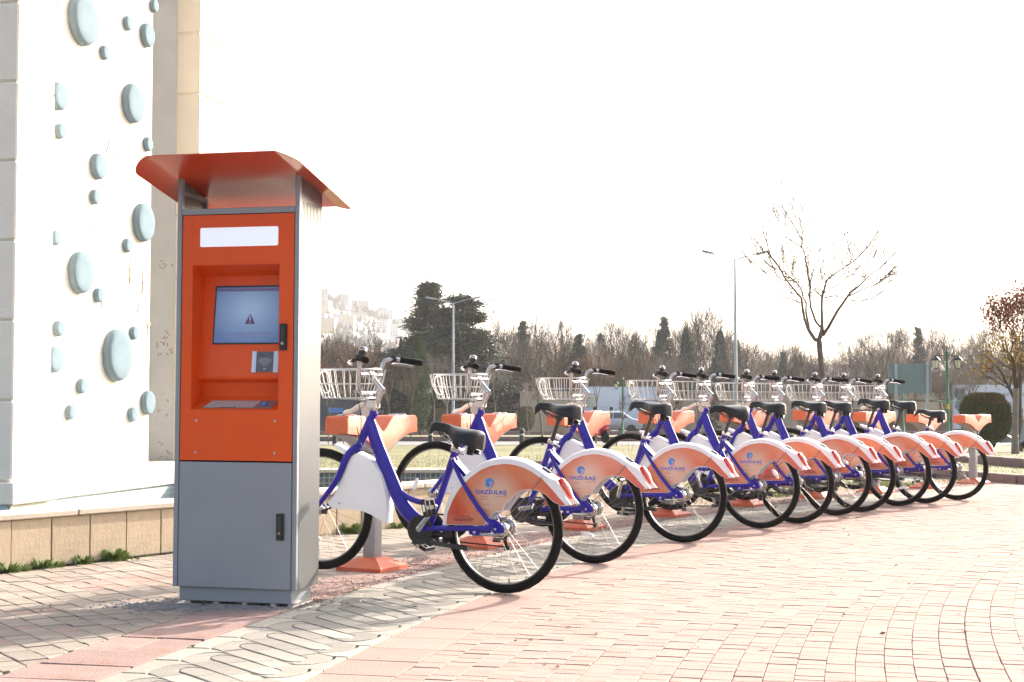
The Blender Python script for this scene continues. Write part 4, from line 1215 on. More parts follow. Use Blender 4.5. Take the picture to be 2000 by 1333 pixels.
        bb(-.042, .042, -.052, -.042, -.011, .011); bb(-.042, .042, .042, .052, -.011, .011)
        bb(-.047, -.038, -.052, .052, -.011, .011); bb(.038, .047, -.052, .052, -.011, .011)
        bb(-.010, .010, -.052, .052, -.008, .008); bb(-.042, .042, -.006, .006, -.009, .009)
        po = p.build('pedal', M['black'], co, smooth=None)
        MB().tube([(e.x, s*.09, e.z), (e.x, py-s*.05, e.z)], .006, 8).build('pedal_spindle', M['steel'], co)
        q = MB(); q.box(-.018, .018, -.0535 if s < 0 else .0515, -.0515 if s < 0 else .0535, -.006, .006)
        q.v = [tuple(Mx @ Vector(v)) for v in q.v]; q.build('pedal_reflector', M['reflector'], co, smooth=None)
    crank(-.105, .118, 1, 'l'); crank(.110, -.112, -1, 'r')
    # kickstand folded up along the left side
    b = MB(); b.cbox(.36, .445, .044, .062, .235, .272, .006); b.tube([(.40, .066, .250), (.28, .082, .240), (.235, .086, .238)], [.013, .0115, .0115], 8); b.tube([(.24, .086, .238), (.165, .090, .232)], [.0135, .0145], 8)
    b.build('kickstand', M['black'], t)
    MB().lathe([(.012, .062), (.012, .0645), (0, .0645)], 12, Matrix.Translation((.385, 0, .256)), axis='y').build('stand_badge', M['alu'], t)
    # ---- saddle on its post (separate parts so each bicycle sets its own height)
    sp = empty_mesh = MB()
    sp.tube([(0.338, 0, 0.61), (0.236, 0, 0.895)], 0.0135, 12)
    post = sp.build('seat_post', mat('post_dark', (0.05, 0.045, 0.045), 0.3, metal=0.7) if 'postd' not in M else M['postd'], t, smooth=40, origin=(0.268, 0, 0.80))
    c = MB(); c.lathe([(.024, -.012), (.026, 0), (.024, .012)], 14, Matrix.Translation((0.292, 0, 0.742)) @ Matrix.Rotation(R(-20), 4, 'Y')); c.tube([(0.292, .0, .742), (.262, .03, .733), (.215, .038, .712)], [.007, .006, .005], 6); c.lathe([(.009, -.035), (.009, .035)], 8, Matrix.Translation((.268, 0, .738)), axis='y')
    c.build('seat_clamp', M['alu'], t)
    s = MB(); NU, NV = 22, 16
    P = []
    L0, L1 = -0.150, 0.178
    for i in range(NU+1):
        u = i/NU; x = L0 + (L1-L0)*u
        hw = 0.102*math.sqrt(max(0, 1-(max(0, .30-u)/.30)**2.6)) if u < .30 else 0.024 + (0.078)*(0.5+0.5*math.cos(PI*min(1, (u-.30)/.42)))
        if u > .93: hw *= math.sqrt(max(0, 1-((u-.93)/.07)**2)) * .98 + .02
        zt = 0.090 - 0.004*math.sin(PI*min(1, max(0, (u-.1)/.62))) + 0.004*u - (0.035*((u-.88)/.12)**2 if u > .88 else 0) - (0.018*((.12-u)/.12)**2 if u < .12 else 0)
        sk = 0.046*(1-min(1, u/.7)) + 0.048
        row_ = []
        for j in range(NV+1):
            v = -1 + 2*j/NV
            a_ = v*PI*0.5
            y = hw*math.sin(a_)*(1.0)
            zz = zt - sk*(1-math.cos(a_)**0.72 if abs(v) < 1 else 1) - 0.004*(1-abs(v))*(1 if u < .6 else 0)
            row_.append((x, y, zz))
        P.append(row_)
    s.grid(P)
    # under plate closing the shell
    und = [[(r_[0][0], r_[0][1]*k, min(r_[0][2], r_[-1][2]) + (1-abs(k))*0.012) for k in (1, .5, 0, -.5, -1)] for r_ in P]
    s.grid(und)
    for e_ in (0, NU): s.add([tuple(p) for p in P[e_]], [tuple(range(NV+1))])
    ox, oz = 0.236, 0.895
    s.v = [(x+ox, y, z+oz) for x, y, z in s.v]
    sad = s.build('saddle', M['leather'], t, smooth=60, origin=(ox, 0, oz))
    b = MB()
    for sy in (-1, 1):
        b.tube(chaikin([(-.12, sy*.045, .03), (-.06, sy*.030, .005), (.02, sy*.020, .004), (.08, sy*.018, .022), (.15, sy*.012, .070)], 2), .0036, 6)
        b.tube(chaikin([(.03, sy*.024, -.004), (.08, sy*.028, .012), (.12, sy*.02, .055)], 1), .003, 6)
    b.cbox(-.02, .02, -.028, .028, -.008, .014, .004); b.lathe([(.022, -.018), (.022, -.004), (.015, .004)], 12)
    b.build('saddle_rail', M['black'], sad)
    b = MB()
    for sy in (-1, 1):
        prof = []
        for q in range(13): prof.append((.017 + .005*(q % 2), -.045 + q*.0065))
        b.lathe([(0, -.046)] + prof + [(0, .034)], 14, Matrix.Translation((-.100, sy*.042, .0)))
    b.build('saddle_spring', M['black'], sad)
    # ---- stem and handlebar
    b = MB()
    b.tube([(0.806, 0, 0.935), (0.797, 0, 0.955), (0.776, 0, 1.002), (0.752, 0, 1.052)], [.0175, .0175, .015, .016], 14)
    b.tube([(0.756, 0, 1.040), (0.752, 0, 1.060), (0.785, 0, 1.095), (0.820, 0, 1.136)], [.017, .018, .0135, .0145], 12, flat=.9)
    b.lathe([(.021, -.022), (.021, .022)], 14, Matrix.Translation((0.826, 0, 1.140)), axis='y')
    st = b.build('stem', M['alu'], t, smooth=35)
    b = MB(); b.tube([(.741, 0, 1.048), (.750, 0, 1.064), (.766, 0, 1.080)], [.008, .010, .006], 8); b.build('stem_hinge', M['seam'], st)
    b = MB(); b.cbox(.778, .838, -.030, .030, .955, 1.000, .006); b.build('lock_clamp', M['armalu'], t)
    h = MB()
    h.tube([(0.826, -.105, 1.140), (0.826, .105, 1.140)], .0125, 12)
    for sy in (-1, 1):
        h.tube([tuple(p) for p in chaikin([(0.850, sy*.05, 1.040), (0.848, sy*.075, 1.043), (0.840, sy*.100, 1.075), (0.832, sy*.108, 1.13), (0.826, sy*.112, 1.18), (0.818, sy*.125, 1.222), (0.790, sy*.175, 1.232), (0.755, sy*.225, 1.226), (0.690, sy*.270, 1.215)], 2)], .0115, 10)
    h.tube([(0.850, -.055, 1.040), (0.850, .055, 1.040)], .0115, 10)
    hb = h.build('handlebar', M['alu'], t, smooth=40)
    for sy in (-1, 1):
        g = MB(); a = Vector((0.768, sy*.212, 1.2285)); e = Vector((0.668, sy*.285, 1.211)); d_ = (e-a)
        g.tube([a, a+d_*.04, a+d_*.2, a+d_*.6, a+d_*.96, e], [.015, .0175, .0165, .018, .0185, .015], 12)
        g.build('grip', M['rubber'], hb, smooth=40)
        g = MB(); c_ = Vector((0.792, sy*.178, 1.2305)); g.lathe([(.016, -.018), (.021, -.014), (.021, .014), (.016, .018)], 12, Matrix.Translation(c_) @ Matrix.Rotation(R(90), 4, 'X') @ Matrix.Rotation(R(sy*-35), 4, 'Y'))
        g.tube([c_ + Vector((0.01, 0, -.01)), c_ + Vector((.035, sy*.02, -.022))], [.012, .008], 8)
        g.build('lever_mount', M['black'], hb)
        g = MB(); g.tube([tuple(p) for p in chaikin([c_ + Vector((.030, sy*.010, -.018)), c_ + Vector((.030, sy*.045, -.026)), c_ + Vector((-.005, sy*.10, -.030)), c_ + Vector((-.05, sy*.135, -.042))], 1)], [.006]*3 + [.0065]*20, 8, flat=.6) if False else g.tube([tuple(p) for p in chaikin([c_ + Vector((.030, sy*.010, -.018)), c_ + Vector((.030, sy*.045, -.026)), c_ + Vector((-.005, sy*.10, -.030)), c_ + Vector((-.05, sy*.135, -.042))], 1)], .0062, 8, flat=1.3)
        g.build('brake_lever', M['alu'], hb, smooth=40)
    g = MB(); c_ = Vector((0.755, .195, 1.252)); Mb = Matrix.Translation(c_) @ Matrix.Rotation(R(25), 4, 'X')
    g.lathe([(.0, .034), (.018, .033), (.023, .028), (.024, .012), (.022, .009)], 18, Mb)
    bell = g.build('bell', M['alu'], hb)
    g = MB(); g.lathe([(.021, .010), (.021, -.004), (.012, -.018), (.0, -.02)], 14, Mb); g.build('bell_mount', M['black'], hb)
    # cables
    b = MB()
    for sy, e in ((1, (.90, .012, .71)), (-1, (.78, -.02, .80)), (-1, (.89, -.012, .72))):
        b.tube([tuple(p) for p in chaikin([(0.815, sy*.165, 1.222), (0.885, sy*.130, 1.215), (0.915, sy*.05, 1.12), (0.885, sy*.03, 1.00), (0.862, sy*.026, 0.88), e], 2)], .0024, 5)
    b.tube([tuple(p) for p in chaikin([(.895, .03, .86), (.86, .035, .74), (.80, .03, .70), (.765, .028, .735)], 2)], .0028, 5)
    b.build('cable', M['black'], t)
    # ---- wire basket
    b = MB()
    T_ = [(0.790, .145), (1.135, .145), (1.135, -.145), (0.790, -.145)]
    B_ = [(0.825, .105), (1.09, .105), (1.09, -.105), (0.825, -.105)]
    ZT, ZB, ZM = 1.172, 1.015, 1.092
    def ring(Q, z, r_): 
        P_ = chaikin([(x, y, z) for x, y in Q], 2, True); b.tube(P_ + [P_[0]], r_, 6)
    ring(T_, ZT, .0040); ring(B_, ZB, .0036)
    Mq = [((a[0]+c_[0])/2, (a[1]+c_[1])/2) for a, c_ in zip(T_, B_)]
    ring([((T_[i][0]*.62+B_[i][0]*.38), (T_[i][1]*.62+B_[i][1]*.38)) for i in range(4)], ZM, .0028)
    def rib(x0, y0, x1, y1):
        # from the top ring down, rounding under the floor
        b.tube([tuple(p) for p in chaikin([(x0, y0, ZT), (x0*.62+x1*.38, y0*.62+y1*.38, ZM), (x0*.15+x1*.85, y0*.15+y1*.85, ZB+.03), (x1*1.0, y1*1.0, ZB), (x1+(.955-x1)*.3, y1*.6, ZB-.004)], 1)], .0020, 5)
    for i in range(7):
        u = (i+.5)/7
        for sy in (-1, 1): rib(0.80+.32*u, sy*.145, 0.835+.245*u, sy*.105)
    for i in range(6):
        u = (i+.5)/6
        rib(1.135, -.12+.24*u, 1.09, -.09+.18*u)
        rib(0.790, -.12+.24*u, 0.825, -.09+.18*u)
    for i in range(5): b.tube([(0.825, -.08+.04*i, ZB-.003), (1.09, -.08+.04*i, ZB-.003)], .0020, 5)
    P_ = [tuple(p) for p in chaikin([(1.134, -.045, ZT-.02), (1.128, -.05, ZB+.05), (1.11, 0, ZB+.02), (1.128, .05, ZB+.05), (1.134, .045, ZT-.02), (1.134, 0, ZT-.005)], 2, True)]
    b.tube(P_ + [P_[0]], .0035, 5)
    b.build('basket', M['wire'], t, smooth=40)
    b = MB(); b.tube([(0.805, .02, .985), (.90, .03, 1.008)], .007, 6); b.tube([(0.805, -.02, .985), (.90, -.03, 1.008)], .007, 6); b.box(.87, 1.0, -.04, .04, 1.003, 1.009); b.build('basket_bracket', M['alu'], t)
    # ---- lock arm reaching over to the dock
    b = MB()
    ap = [tuple(p) for p in chaikin([(0.80, -.025, .965), (0.87, -.075, .985), (0.99, -.14, .972), (1.08, -.20, .937), (1.16, -.255, .930)], 2)]
    b.tube(ap, .017, 8, flat=.75)
    ar = b.build('lock_arm', M['armalu'], t, smooth=40)
    b = MB(); b.lathe([(.012, -.02), (.014, 0), (.012, .004)], 12, Matrix.Translation((1.165, -.26, .934))); b.lathe([(.010, .012), (.010, .018), (0, .018)], 10, Matrix.Translation((.80, .0, .985)), axis='y'); b.build('arm_bolt', M['steel'], ar)
    b = MB(); b.lathe([(.026, -.03), (.030, -.024), (.030, .024), (.026, .03)], 18, Matrix.Translation((.842, 0, .945)) @ Matrix.Rotation(R(70), 4, 'X') , axis='z')
    b.lathe([(.015, .031), (.015, .036), (0, .036)], 12, Matrix.Translation((.842, 0, .945)) @ Matrix.Rotation(R(70), 4, 'X'))
    b.build('lock_barrel', M['armalu'], t, smooth=35)
    # ---- front fender cheeks
    fp = [(0.887, .712), (0.834, .692), (0.777, .651), (0.738, .598), (0.714, .531), (0.703, .474), (0.699, .421), (0.706, .338), (0.747, .357), (0.796, .380), (0.845, .396), (0.925, .404), (1.060, .404), (1.078, .438), (1.035, .482), (1.000, .545), (0.962, .628), (0.930, .690)]
    def fender(poly, outer_n, yh, name, bulge):
        f_ = MB()
        for sy in (-1, 1):
            f_.prism(poly, sy*yh-0.0013, sy*yh+0.0013)
        # rounded strip over the outer edge
        op = [Vector((p[0], 0, p[1])) for p in poly[:outer_n]]
        rows = []
        for i, p in enumerate(op):
            a = op[max(0, i-1)]; c_ = op[min(len(op)-1, i+1)]; d_ = (c_-a).normalized(); nrm = Vector((d_.z, 0, -d_.x))
            cen = Vector((sum(q[0] for q in poly)/len(poly), 0, sum(q[1] for q in poly)/len(poly)))
            if nrm.dot(p-cen) < 0: nrm = -nrm
            rows.append([tuple(p + nrm*(bulge*(1-v*v)) + Vector((0, yh*v, 0))) for v in (-1.03, -.9, -.7, -.4, 0, .4, .7, .9, 1.03)])
        f_.grid(rows)
        return f_.build(name, M['whitep'], t, smooth=32)
    ff = fender(fp, 8, 0.036, 'front_fender', 0.010)
    MB().lathe([(.006, .0373), (.006, .042), (0, .043)], 10, Matrix.Translation((1.0, 0, .437)), axis='y').build('screw', M['steel'], ff)
    b = MB(); pts = [(1.045, .762), (0.99, .745), (.94, .722), (.905, .700)]
    b.grid([[(p[0], y, p[1] - .9*y*y*10) for y in (-.028, -.018, 0, .018, .028)] for p in pts]); b.grid([[(p[0], y, p[1]-.004 - .9*y*y*10) for y in (-.028, -.018, 0, .018, .028)] for p in pts])
    b.prism([(1.045, .762), (1.0, .748), (.905, .700), (.915, .680), (1.0, .722), (1.04, .742)], .0275, .030); b.prism([(1.045, .762), (1.0, .748), (.905, .700), (.915, .680), (1.0, .722), (1.04, .742)], -.030, -.0275)
    b.build('front_mudguard', M['whitep'], t)
    # ---- rear fender cheeks with print
    rp = [(0.343, .344), (0.333, .413), (0.305, .485), (0.280, .527), (0.248, .566), (0.188, .620), (0.124, .661), (0.061, .685), (-0.016, .697), (-0.062, .696), (-0.105, .689), (-0.150, .677), (-0.193, .658), (-0.258, .619), (-0.293, .598), (-0.327, .590), (-0.352, .545), (-0.379, .503), (-0.405, .474),
          (-0.361, .466), (-0.310, .481), (-0.258, .521), (-0.215, .538), (-0.182, .543), (-0.149, .542), (-0.120, .535), (-0.096, .522), (-0.052, .485), (-0.022, .450), (-0.011, .424), (0.024, .423), (0.056, .402), (0.079, .378), (0.090, .350)]
    rfd = fender(rp, 16, 0.047, 'rear_fender', 0.012)
    # the print, inset 3 cm from the outer edge
    rc_ = Vector((0.0, 0.36))
    inner_edge = []
    for i in range(0, 14):
        p = Vector(rp[i]); a = Vector(rp[max(0, i-1)]); c_ = Vector(rp[min(18, i+1)])
        d_ = (c_-a).normalized(); nrm = Vector((d_.y, -d_.x))
        if nrm.dot(rc_-p) < 0: nrm = -nrm
        inner_edge.append(p + nrm*(0.026 if i > 1 else 0.022))
    inner_edge += [Vector((-.300, .545)), Vector((-.345, .498)), Vector((-.372, .472))]
    pr_ = [(p.x, p.y) for p in inner_edge] + [(-0.356, .4675), (-0.310, .4835), (-0.258, .5235), (-0.215, .5405), (-0.182, .5455), (-0.149, .5445), (-0.118, .5375), (-0.094, .524), (-0.050, .487), (-0.020, .452), (-0.009, .427), (0.025, .426), (0.058, .404), (0.082, .379), (0.093, .3515)]
    pr_[0] = (pr_[0][0], .3475)
    sb = MB(); sb.prism(pr_, 0.0484, 0.0489); sb.prism(pr_, -0.0489, -0.0484); stk = sb.build('fender_print', M['sticker'], rfd, smooth=None)
    Mt = lambda x, z, y=.0494: Matrix.Translation((x, y, z)) @ Matrix.Rotation(R(180), 4, 'Z') @ Matrix.Rotation(R(90), 4, 'X')
    text_obj('brand_lettering', 'GAZİULAŞ', .029, M['bluep'], rfd, Mt(0.052, .5225), sx=1.28, bold=0.0007)
    lg = MB(); lc = (0.060, .570); rl = .0265
    disc_ = [(lc[0] - rl*math.cos(R(a)), lc[1] + rl*math.sin(R(a))) for a in range(-15, 245, 13)]
    sw = [(lc[0]-.001, lc[1]-.026), (lc[0]-.010, lc[1]-.016), (lc[0]-.013, lc[1]-.004), (lc[0]-.007, lc[1]+.006), (lc[0]+.003, lc[1]+.009), (lc[0]-.004, lc[1]+.012), (lc[0]-.013, lc[1]+.009), (lc[0]-.0195, lc[1]+.001), (lc[0]-.021, lc[1]-.008)]
    lg.prism(disc_ + [(lc[0]+.006, lc[1]-.024)] + [(lc[0]-.003, lc[1]-.014), (lc[0]-.004, lc[1]-.004), (lc[0]+.002, lc[1]+.006), (lc[0]-.006, lc[1]+.010), (lc[0]-.016, lc[1]+.004)], 0.0490, 0.0493)
    lg.build('logo_disc', M['bluel'], rfd, smooth=None)
    lg = MB(); lg.prism([(lc[0]-.004, lc[1]-.028), (lc[0]-.010, lc[1]-.018), (lc[0]-.011, lc[1]-.006), (lc[0]-.006, lc[1]+.002), (lc[0]-.014, lc[1]-.001), (lc[0]-.018, lc[1]-.011), (lc[0]-.014, lc[1]-.022)], 0.0490, 0.0493)
    lg.build('logo_road', M['bluep'], rfd, smooth=None)
    text_obj('city_lettering', 'GAZIANTEP', .022, M['darkp'], rfd, Mt(0.212, .375), sx=.95, bold=0.0004)
    text_obj('city_lettering', 'BÜYÜKŞEHİR', .010, M['darkp'], rfd, Mt(0.212, .392), sx=1.1)
    for k_, mm in enumerate((M['bluep'], M['bluel'], M['pink'])):
        z_ = .455 - k_*.0135
        bq = MB(); bq.prism([(0.142, z_), (0.131, z_), (0.131, z_-.0115), (0.142, z_-.0115)], 0.0490, 0.0493); bq.build('social_icon', mm, rfd, smooth=None)
    bq = MB()
    bq.prism([(.1375, .4535), (.1345, .4535), (.1345, .4515), (.1360, .4515), (.1360, .4440), (.1375, .4440)], .0494, .0496)
    bq.prism([(.140, .4405), (.134, .4365), (.133, .4395), (.1345, .434), (.1385, .433), (.140, .4355)], .0494, .0496)
    bq.build('icon_glyph', M['paper'], rfd, smooth=None)
    mtx = mat('small_print', (0.35, 0.15, 0.12), 0.6) if 'sp' not in M else M['sp']; M['sp'] = mtx
    tl = MB(); q_ = random.Random(4)
    for (xx, zz, ln) in ((.115, .500, .04), (.115, .489, .045), (.03, .503, .068), (.10, .462, .04), (.122, .434, .055), (.122, .423, .05)):
        x = xx
        while x > xx - ln:
            ww = q_.uniform(.003, .008); tl.prism([(x, zz), (x-ww, zz), (x-ww, zz-.0035), (x, zz-.0035)], .0490, .0492); x -= ww + .002
    tag(tl.build('small_print', mtx, rfd, smooth=None), kind='stuff')
    # tail light, strap
    b = MB()
    b.tube([(-0.318, 0, .598), (-0.330, 0, .590), (-0.352, 0, .556), (-0.380, 0, .508), (-.386, 0, .498)], [.010, .016, .015, .010, .005], 10, flat=1.2)
    tlg = b.build('tail_light', M['redlens'], t, smooth=40)
    b = MB(); b.tube([(-0.340, 0, .592), (-0.368, 0, .555), (-0.390, 0, .508)], [.008, .011, .006], 8, flat=1.4); b.build('light_lens', mat('clear_lens', (.8, .35, .28), .08, coat=.8) if 'cl' not in M else M['cl'], tlg, smooth=40)
    b = MB()
    for sy in (-1, 1): b.tube([tuple(p) for p in chaikin([(-.246, sy*.020, .633), (-.245, sy*.051, .612), (-.215, sy*.0515, .575), (-.10, sy*.055, .452), (-.005, sy*.060, .365)], 1)], .0024, 6)
    b.build('fender_strap', mat('strap_grey', (0.16, 0.15, 0.14), .5), t)
    MB().tube([(-.268, 0, .627), (-.225, 0, .653)], .008, 6, flat=2.2).build('strap_clip', M['black'], t)
    return t
bike0 = make_bike()
BIKES = [  # rear contact x, y, heading, saddle lift (along the post), saddle twist deg
    (-0.04, 7.43, 27.0, -0.128, 3), (0.50, 8.81, 29.0, 0.0, 0), (1.21, 10.12, 30.5, 0.01, 2), (1.95, 11.25, 32.0, -0.015, 42), (2.33, 11.72, 34.5, 0.012, -3),
    (2.84, 12.56, 35.0, 0.02, 2), (3.16, 12.96, 36.0, 0.02, 3), (3.70, 13.70, 37.5, 0.045, 0), (4.06, 14.07, 38.5, 0.03, -2), (4.53, 14.55, 40.0, -0.07, 2)]
BLAB = ['nearest blue share bicycle beside the kiosk, its saddle set lowest',
        'second blue share bicycle from the kiosk with its saddle raised high',
        'third blue share bicycle from the kiosk, before the white truck',
        'fourth blue share bicycle from the kiosk, whose saddle is twisted sideways',
        'fifth blue share bicycle from the kiosk, right behind the twisted saddle one',
        'sixth blue share bicycle from the kiosk, its logo mostly covered',
        'seventh blue share bicycle, its fender squeezed close behind the sixth',
        'eighth blue share bicycle, third from the far end of the row',
        'ninth blue share bicycle, second from the far end of the row',
        'farthest blue share bicycle at the row end with a half lowered saddle']
brnd_lean = [0, .5, -.4, .3, -.6, .4, .7, -.3, .5, -.2]
for i, (x, y, h, lift, tw) in enumerate(BIKES):
    o = bike0 if i == 0 else copy_tree(bike0)
    o.location = (x, y, 0); o.rotation_euler = (0, 0, R(180-h))
    tag(o, BLAB[i], 'bicycle', 'blue share bicycles docked in the row')
    brnd = random.Random(50+i)
    o.rotation_euler = (R(brnd_lean[i]), 0, R(180-h))
    th_ = [0, -38, 24, 62, -75, 15, -50, 80, -20, 40][i]
    cb_ = Vector((0.468, 0, 0.322))
    for c in o.children:
        nm = c.name.split('.')[0]
        if nm == 'crank':
            c.rotation_euler = (0, R(th_), 0); c.location = cb_ - (Matrix.Rotation(R(th_), 3, 'Y') @ cb_)
        if nm == 'saddle':
            c.location = Vector((0.236, 0, 0.895)) + Vector((-0.335, 0, 0.942))*lift
            c.rotation_euler = (R(-22 if i == 3 else 0), R(-9 if i == 0 else -1), R(tw))
        if nm == 'seat_post': c.location = Vector((0.268, 0, 0.80)) + Vector((-0.335, 0, 0.942))*lift*1.0
        if nm in ('rear_wheel', 'front_wheel'): c.rotation_euler = (0, brnd.uniform(0, 2*PI), 0)
        if nm in ('lock_arm',) and i in (3, 5, 6): pass

# ------------------------------------------------------------------ TREES
def grow(b, q, p, d, L_, r_, depth, maxd, spread, upw, nseg=3, tips=None, minr=0.006, kids_n=(2, 3), shrink=(0.62, 0.82), taper=0.6):
    pts = [p.copy()]; dd = d.copy()
    for s in range(nseg):
        dd = (dd + Vector((q.uniform(-1, 1), q.uniform(-1, 1), q.uniform(-.6, 1)))*0.13 + Vector((0, 0, upw))*0.12).normalized()
        pts.append(pts[-1] + dd*(L_/nseg))
    r1 = max(minr, r_*taper)
    rs = [r_ + (r1-r_)*i/nseg for i in range(nseg+1)]
    b.tube(pts, rs, 3 if depth >= 3 else (5 if depth else 7), cap=False)
    if depth >= maxd:
        if tips is not None: tips.append((pts[-1], dd))
        return
    n = q.randint(*kids_n)
    for k in range(n):
        f_ = 1.0 if k == 0 else q.uniform(.45, 1.0)
        i = min(nseg-1, int(f_*nseg)); fr_ = f_*nseg - i
        o = pts[i].lerp(pts[min(nseg, i+1)], min(1, fr_))
        a = Vector((q.gauss(0, 1), q.gauss(0, 1), q.gauss(0, .5))); a = (a - dd*a.dot(dd)).normalized()
        sp = spread*q.uniform(.6, 1.2) * (0.5 if k == 0 else 1)
        nd = (dd*math.cos(sp) + a*math.sin(sp)).normalized()
        grow(b, q, o, nd, L_*q.uniform(*shrink), r1*(.95 if k == 0 else .75), depth+1, maxd, spread, upw, nseg, tips, minr, kids_n, shrink, taper)
def leaf_cloud(pts, q, n, rad, size):
    b = MB()
    for i in range(n):
        p = q.choice(pts)
        p = (p[0] if isinstance(p, tuple) else p) + Vector((q.gauss(0, rad), q.gauss(0, rad), q.gauss(0, rad)))
        u = Vector((q.gauss(0, 1), q.gauss(0, 1), q.gauss(0, 1))).normalized()*size*q.uniform(.6, 1.3)
        v = Vector((q.gauss(0, 1), q.gauss(0, 1), q.gauss(0, 1))).normalized()*size*q.uniform(.5, 1.0)
        b.tint = q.random(); b.add([p-u, p-v, p+u, p+v], [(0, 1, 2, 3)])
    return b
def bare_tree(seed, H, maxd=6, spread=0.55, upw=0.35, twig='twig', bark='bark', trunk_f=0.3, leaves=None, nleaf=0, minr=0.008, kids_n=(2, 4), r0=None, multi=1, lean=0.0, leafsize=.05):
    q = random.Random(seed); t = empty('bare_tree')
    tb = MB(); cb = MB(); tips = []
    r0 = r0 or H*0.014
    for m_ in range(multi):
        base = Vector((q.uniform(-.15, .15)*(multi > 1), q.uniform(-.15, .15)*(multi > 1), -0.1))
        d0 = Vector((lean + q.uniform(-.25, .25)*(multi > 1), q.uniform(-.2, .2)*(multi > 1), 1)).normalized()
        pts = [base]; 
        for s in range(4): d0 = (d0 + Vector((q.uniform(-.06, .06), q.uniform(-.06, .06), .05))).normalized(); pts.append(pts[-1] + d0*(H*trunk_f/4))
        tb.tube(pts, [r0*1.25, r0, r0*.92, r0*.88, r0*.85], 8, cap=False)
        for k in range(q.randint(3, 4)):
            a = 2*PI*(k + q.random()*.5)/3.5
            nd = Vector((math.cos(a)*spread*.9, math.sin(a)*spread*.9, 1)).normalized()
            grow(cb, q, pts[-1] - d0*q.uniform(0, H*trunk_f*.25), nd, H*(1-trunk_f)*.36, r0*.62, 1, maxd, spread, upw, 3, tips, minr, kids_n)
    tb.build('trunk', M[bark], t, smooth=60)
    cb.build('crown', M[twig], t, smooth=None)
    if leaves: leaf_cloud(tips, q, nleaf, .12, leafsize).build('leaves', M[leaves], t, smooth=None)
    t['_h'] = H
    return t
def conifer(seed, H, W2, m='pine2', tiers=16, n=9000, droop=.15, taper=1.0, low=0.12, clump=None, size=.11):
    """needle tufts carried on branches that leave the trunk in uneven tiers"""
    q = random.Random(seed); t = empty('conifer')
    MB().tube([(0, 0, -.1), (0, 0, H*.5), (0, 0, H*.97)], [H*.022, H*.014, .02], 7).build('trunk', M['bark'], t, smooth=60)
    cb = MB(); tw = MB(); spots = []
    for i in range(tiers):
        z0_ = H*(low + (1-low)*(i/tiers)**.9); rad = W2*(1-(i/tiers))**taper*q.uniform(.72, 1.12) + .12
        for k in range(q.randint(5, 8)):
            a = q.uniform(0, 2*PI); L_ = rad*q.uniform(.5, 1.12); z = z0_ + q.uniform(-.5, .5)*H/tiers*1.3
            e = Vector((math.cos(a)*L_, math.sin(a)*L_, min(H, z - droop*L_ + q.uniform(-.2, .6))))
            tw.tube([Vector((0, 0, z)), e*0.5 + Vector((0, 0, z*.5 + .05)), e], [.035, .022, .008], 3, cap=False)
            m_ = max(3, int(7*L_/W2*1.6))
            for s in range(m_):
                f_ = (.25 + .75*(s+q.random())/m_); spots.append((Vector((0, 0, z)).lerp(e, f_) + Vector((0, 0, .05*math.sin(f_*3))), f_))
    tw.build('branches', M['bark'], t, smooth=None)
    for i in range(n):
        p, f_ = q.choice(spots); c_ = (clump or .16)
        p = p + Vector((q.gauss(0, c_), q.gauss(0, c_), q.gauss(0, c_*.55)))
        u = Vector((q.gauss(0, 1), q.gauss(0, 1), q.gauss(0, .5))).normalized()*size*q.uniform(.6, 1.3)
        v = u.cross(Vector((q.gauss(0, 1), q.gauss(0, 1), q.gauss(0, 1)))).normalized()*size*.35
        cb.tint = min(1, max(0, .2 + .6*q.random() + .15*f_)); cb.add([p-u*.6, p+v, p+u, p-v], [(0, 1, 2, 3)])
    cb.build('foliage', M[m], t, smooth=None)
    return t
def column_tree(seed, H, W2, m='cypress', n=5000, size=.08, pointed=1.0):
    q = random.Random(seed); t = empty('cypress')
    MB().tube([(0, 0, -.1), (0, 0, H*.9)], [.08, .02], 6).build('trunk', M['bark'], t, smooth=60)
    b = MB()
    for i in range(n):
        f_ = q.random()**.9; a = q.uniform(0, 2*PI)
        rr = W2*math.sin(PI*min(.999, (f_*.93+.05)))**.55*(1-f_*.55*pointed)*(1+.18*math.sin(a*3+f_*17)+.1*q.gauss(0, 1))
        rr *= math.sqrt(q.uniform(.45, 1))
        p = Vector((math.cos(a)*rr, math.sin(a)*rr, .12*H*.3 + f_*H*.97))
        u = Vector((q.gauss(0, .35), q.gauss(0, .35), 1)).normalized()*size*q.uniform(.7, 1.6); v = Vector((q.gauss(0, 1), q.gauss(0, 1), 0)).normalized()*size*.3
        b.tint = q.random(); b.add([p-v, p+v, p+u], [(0, 1, 2)])
    b.build('foliage', M[m], t, smooth=None)
    return t
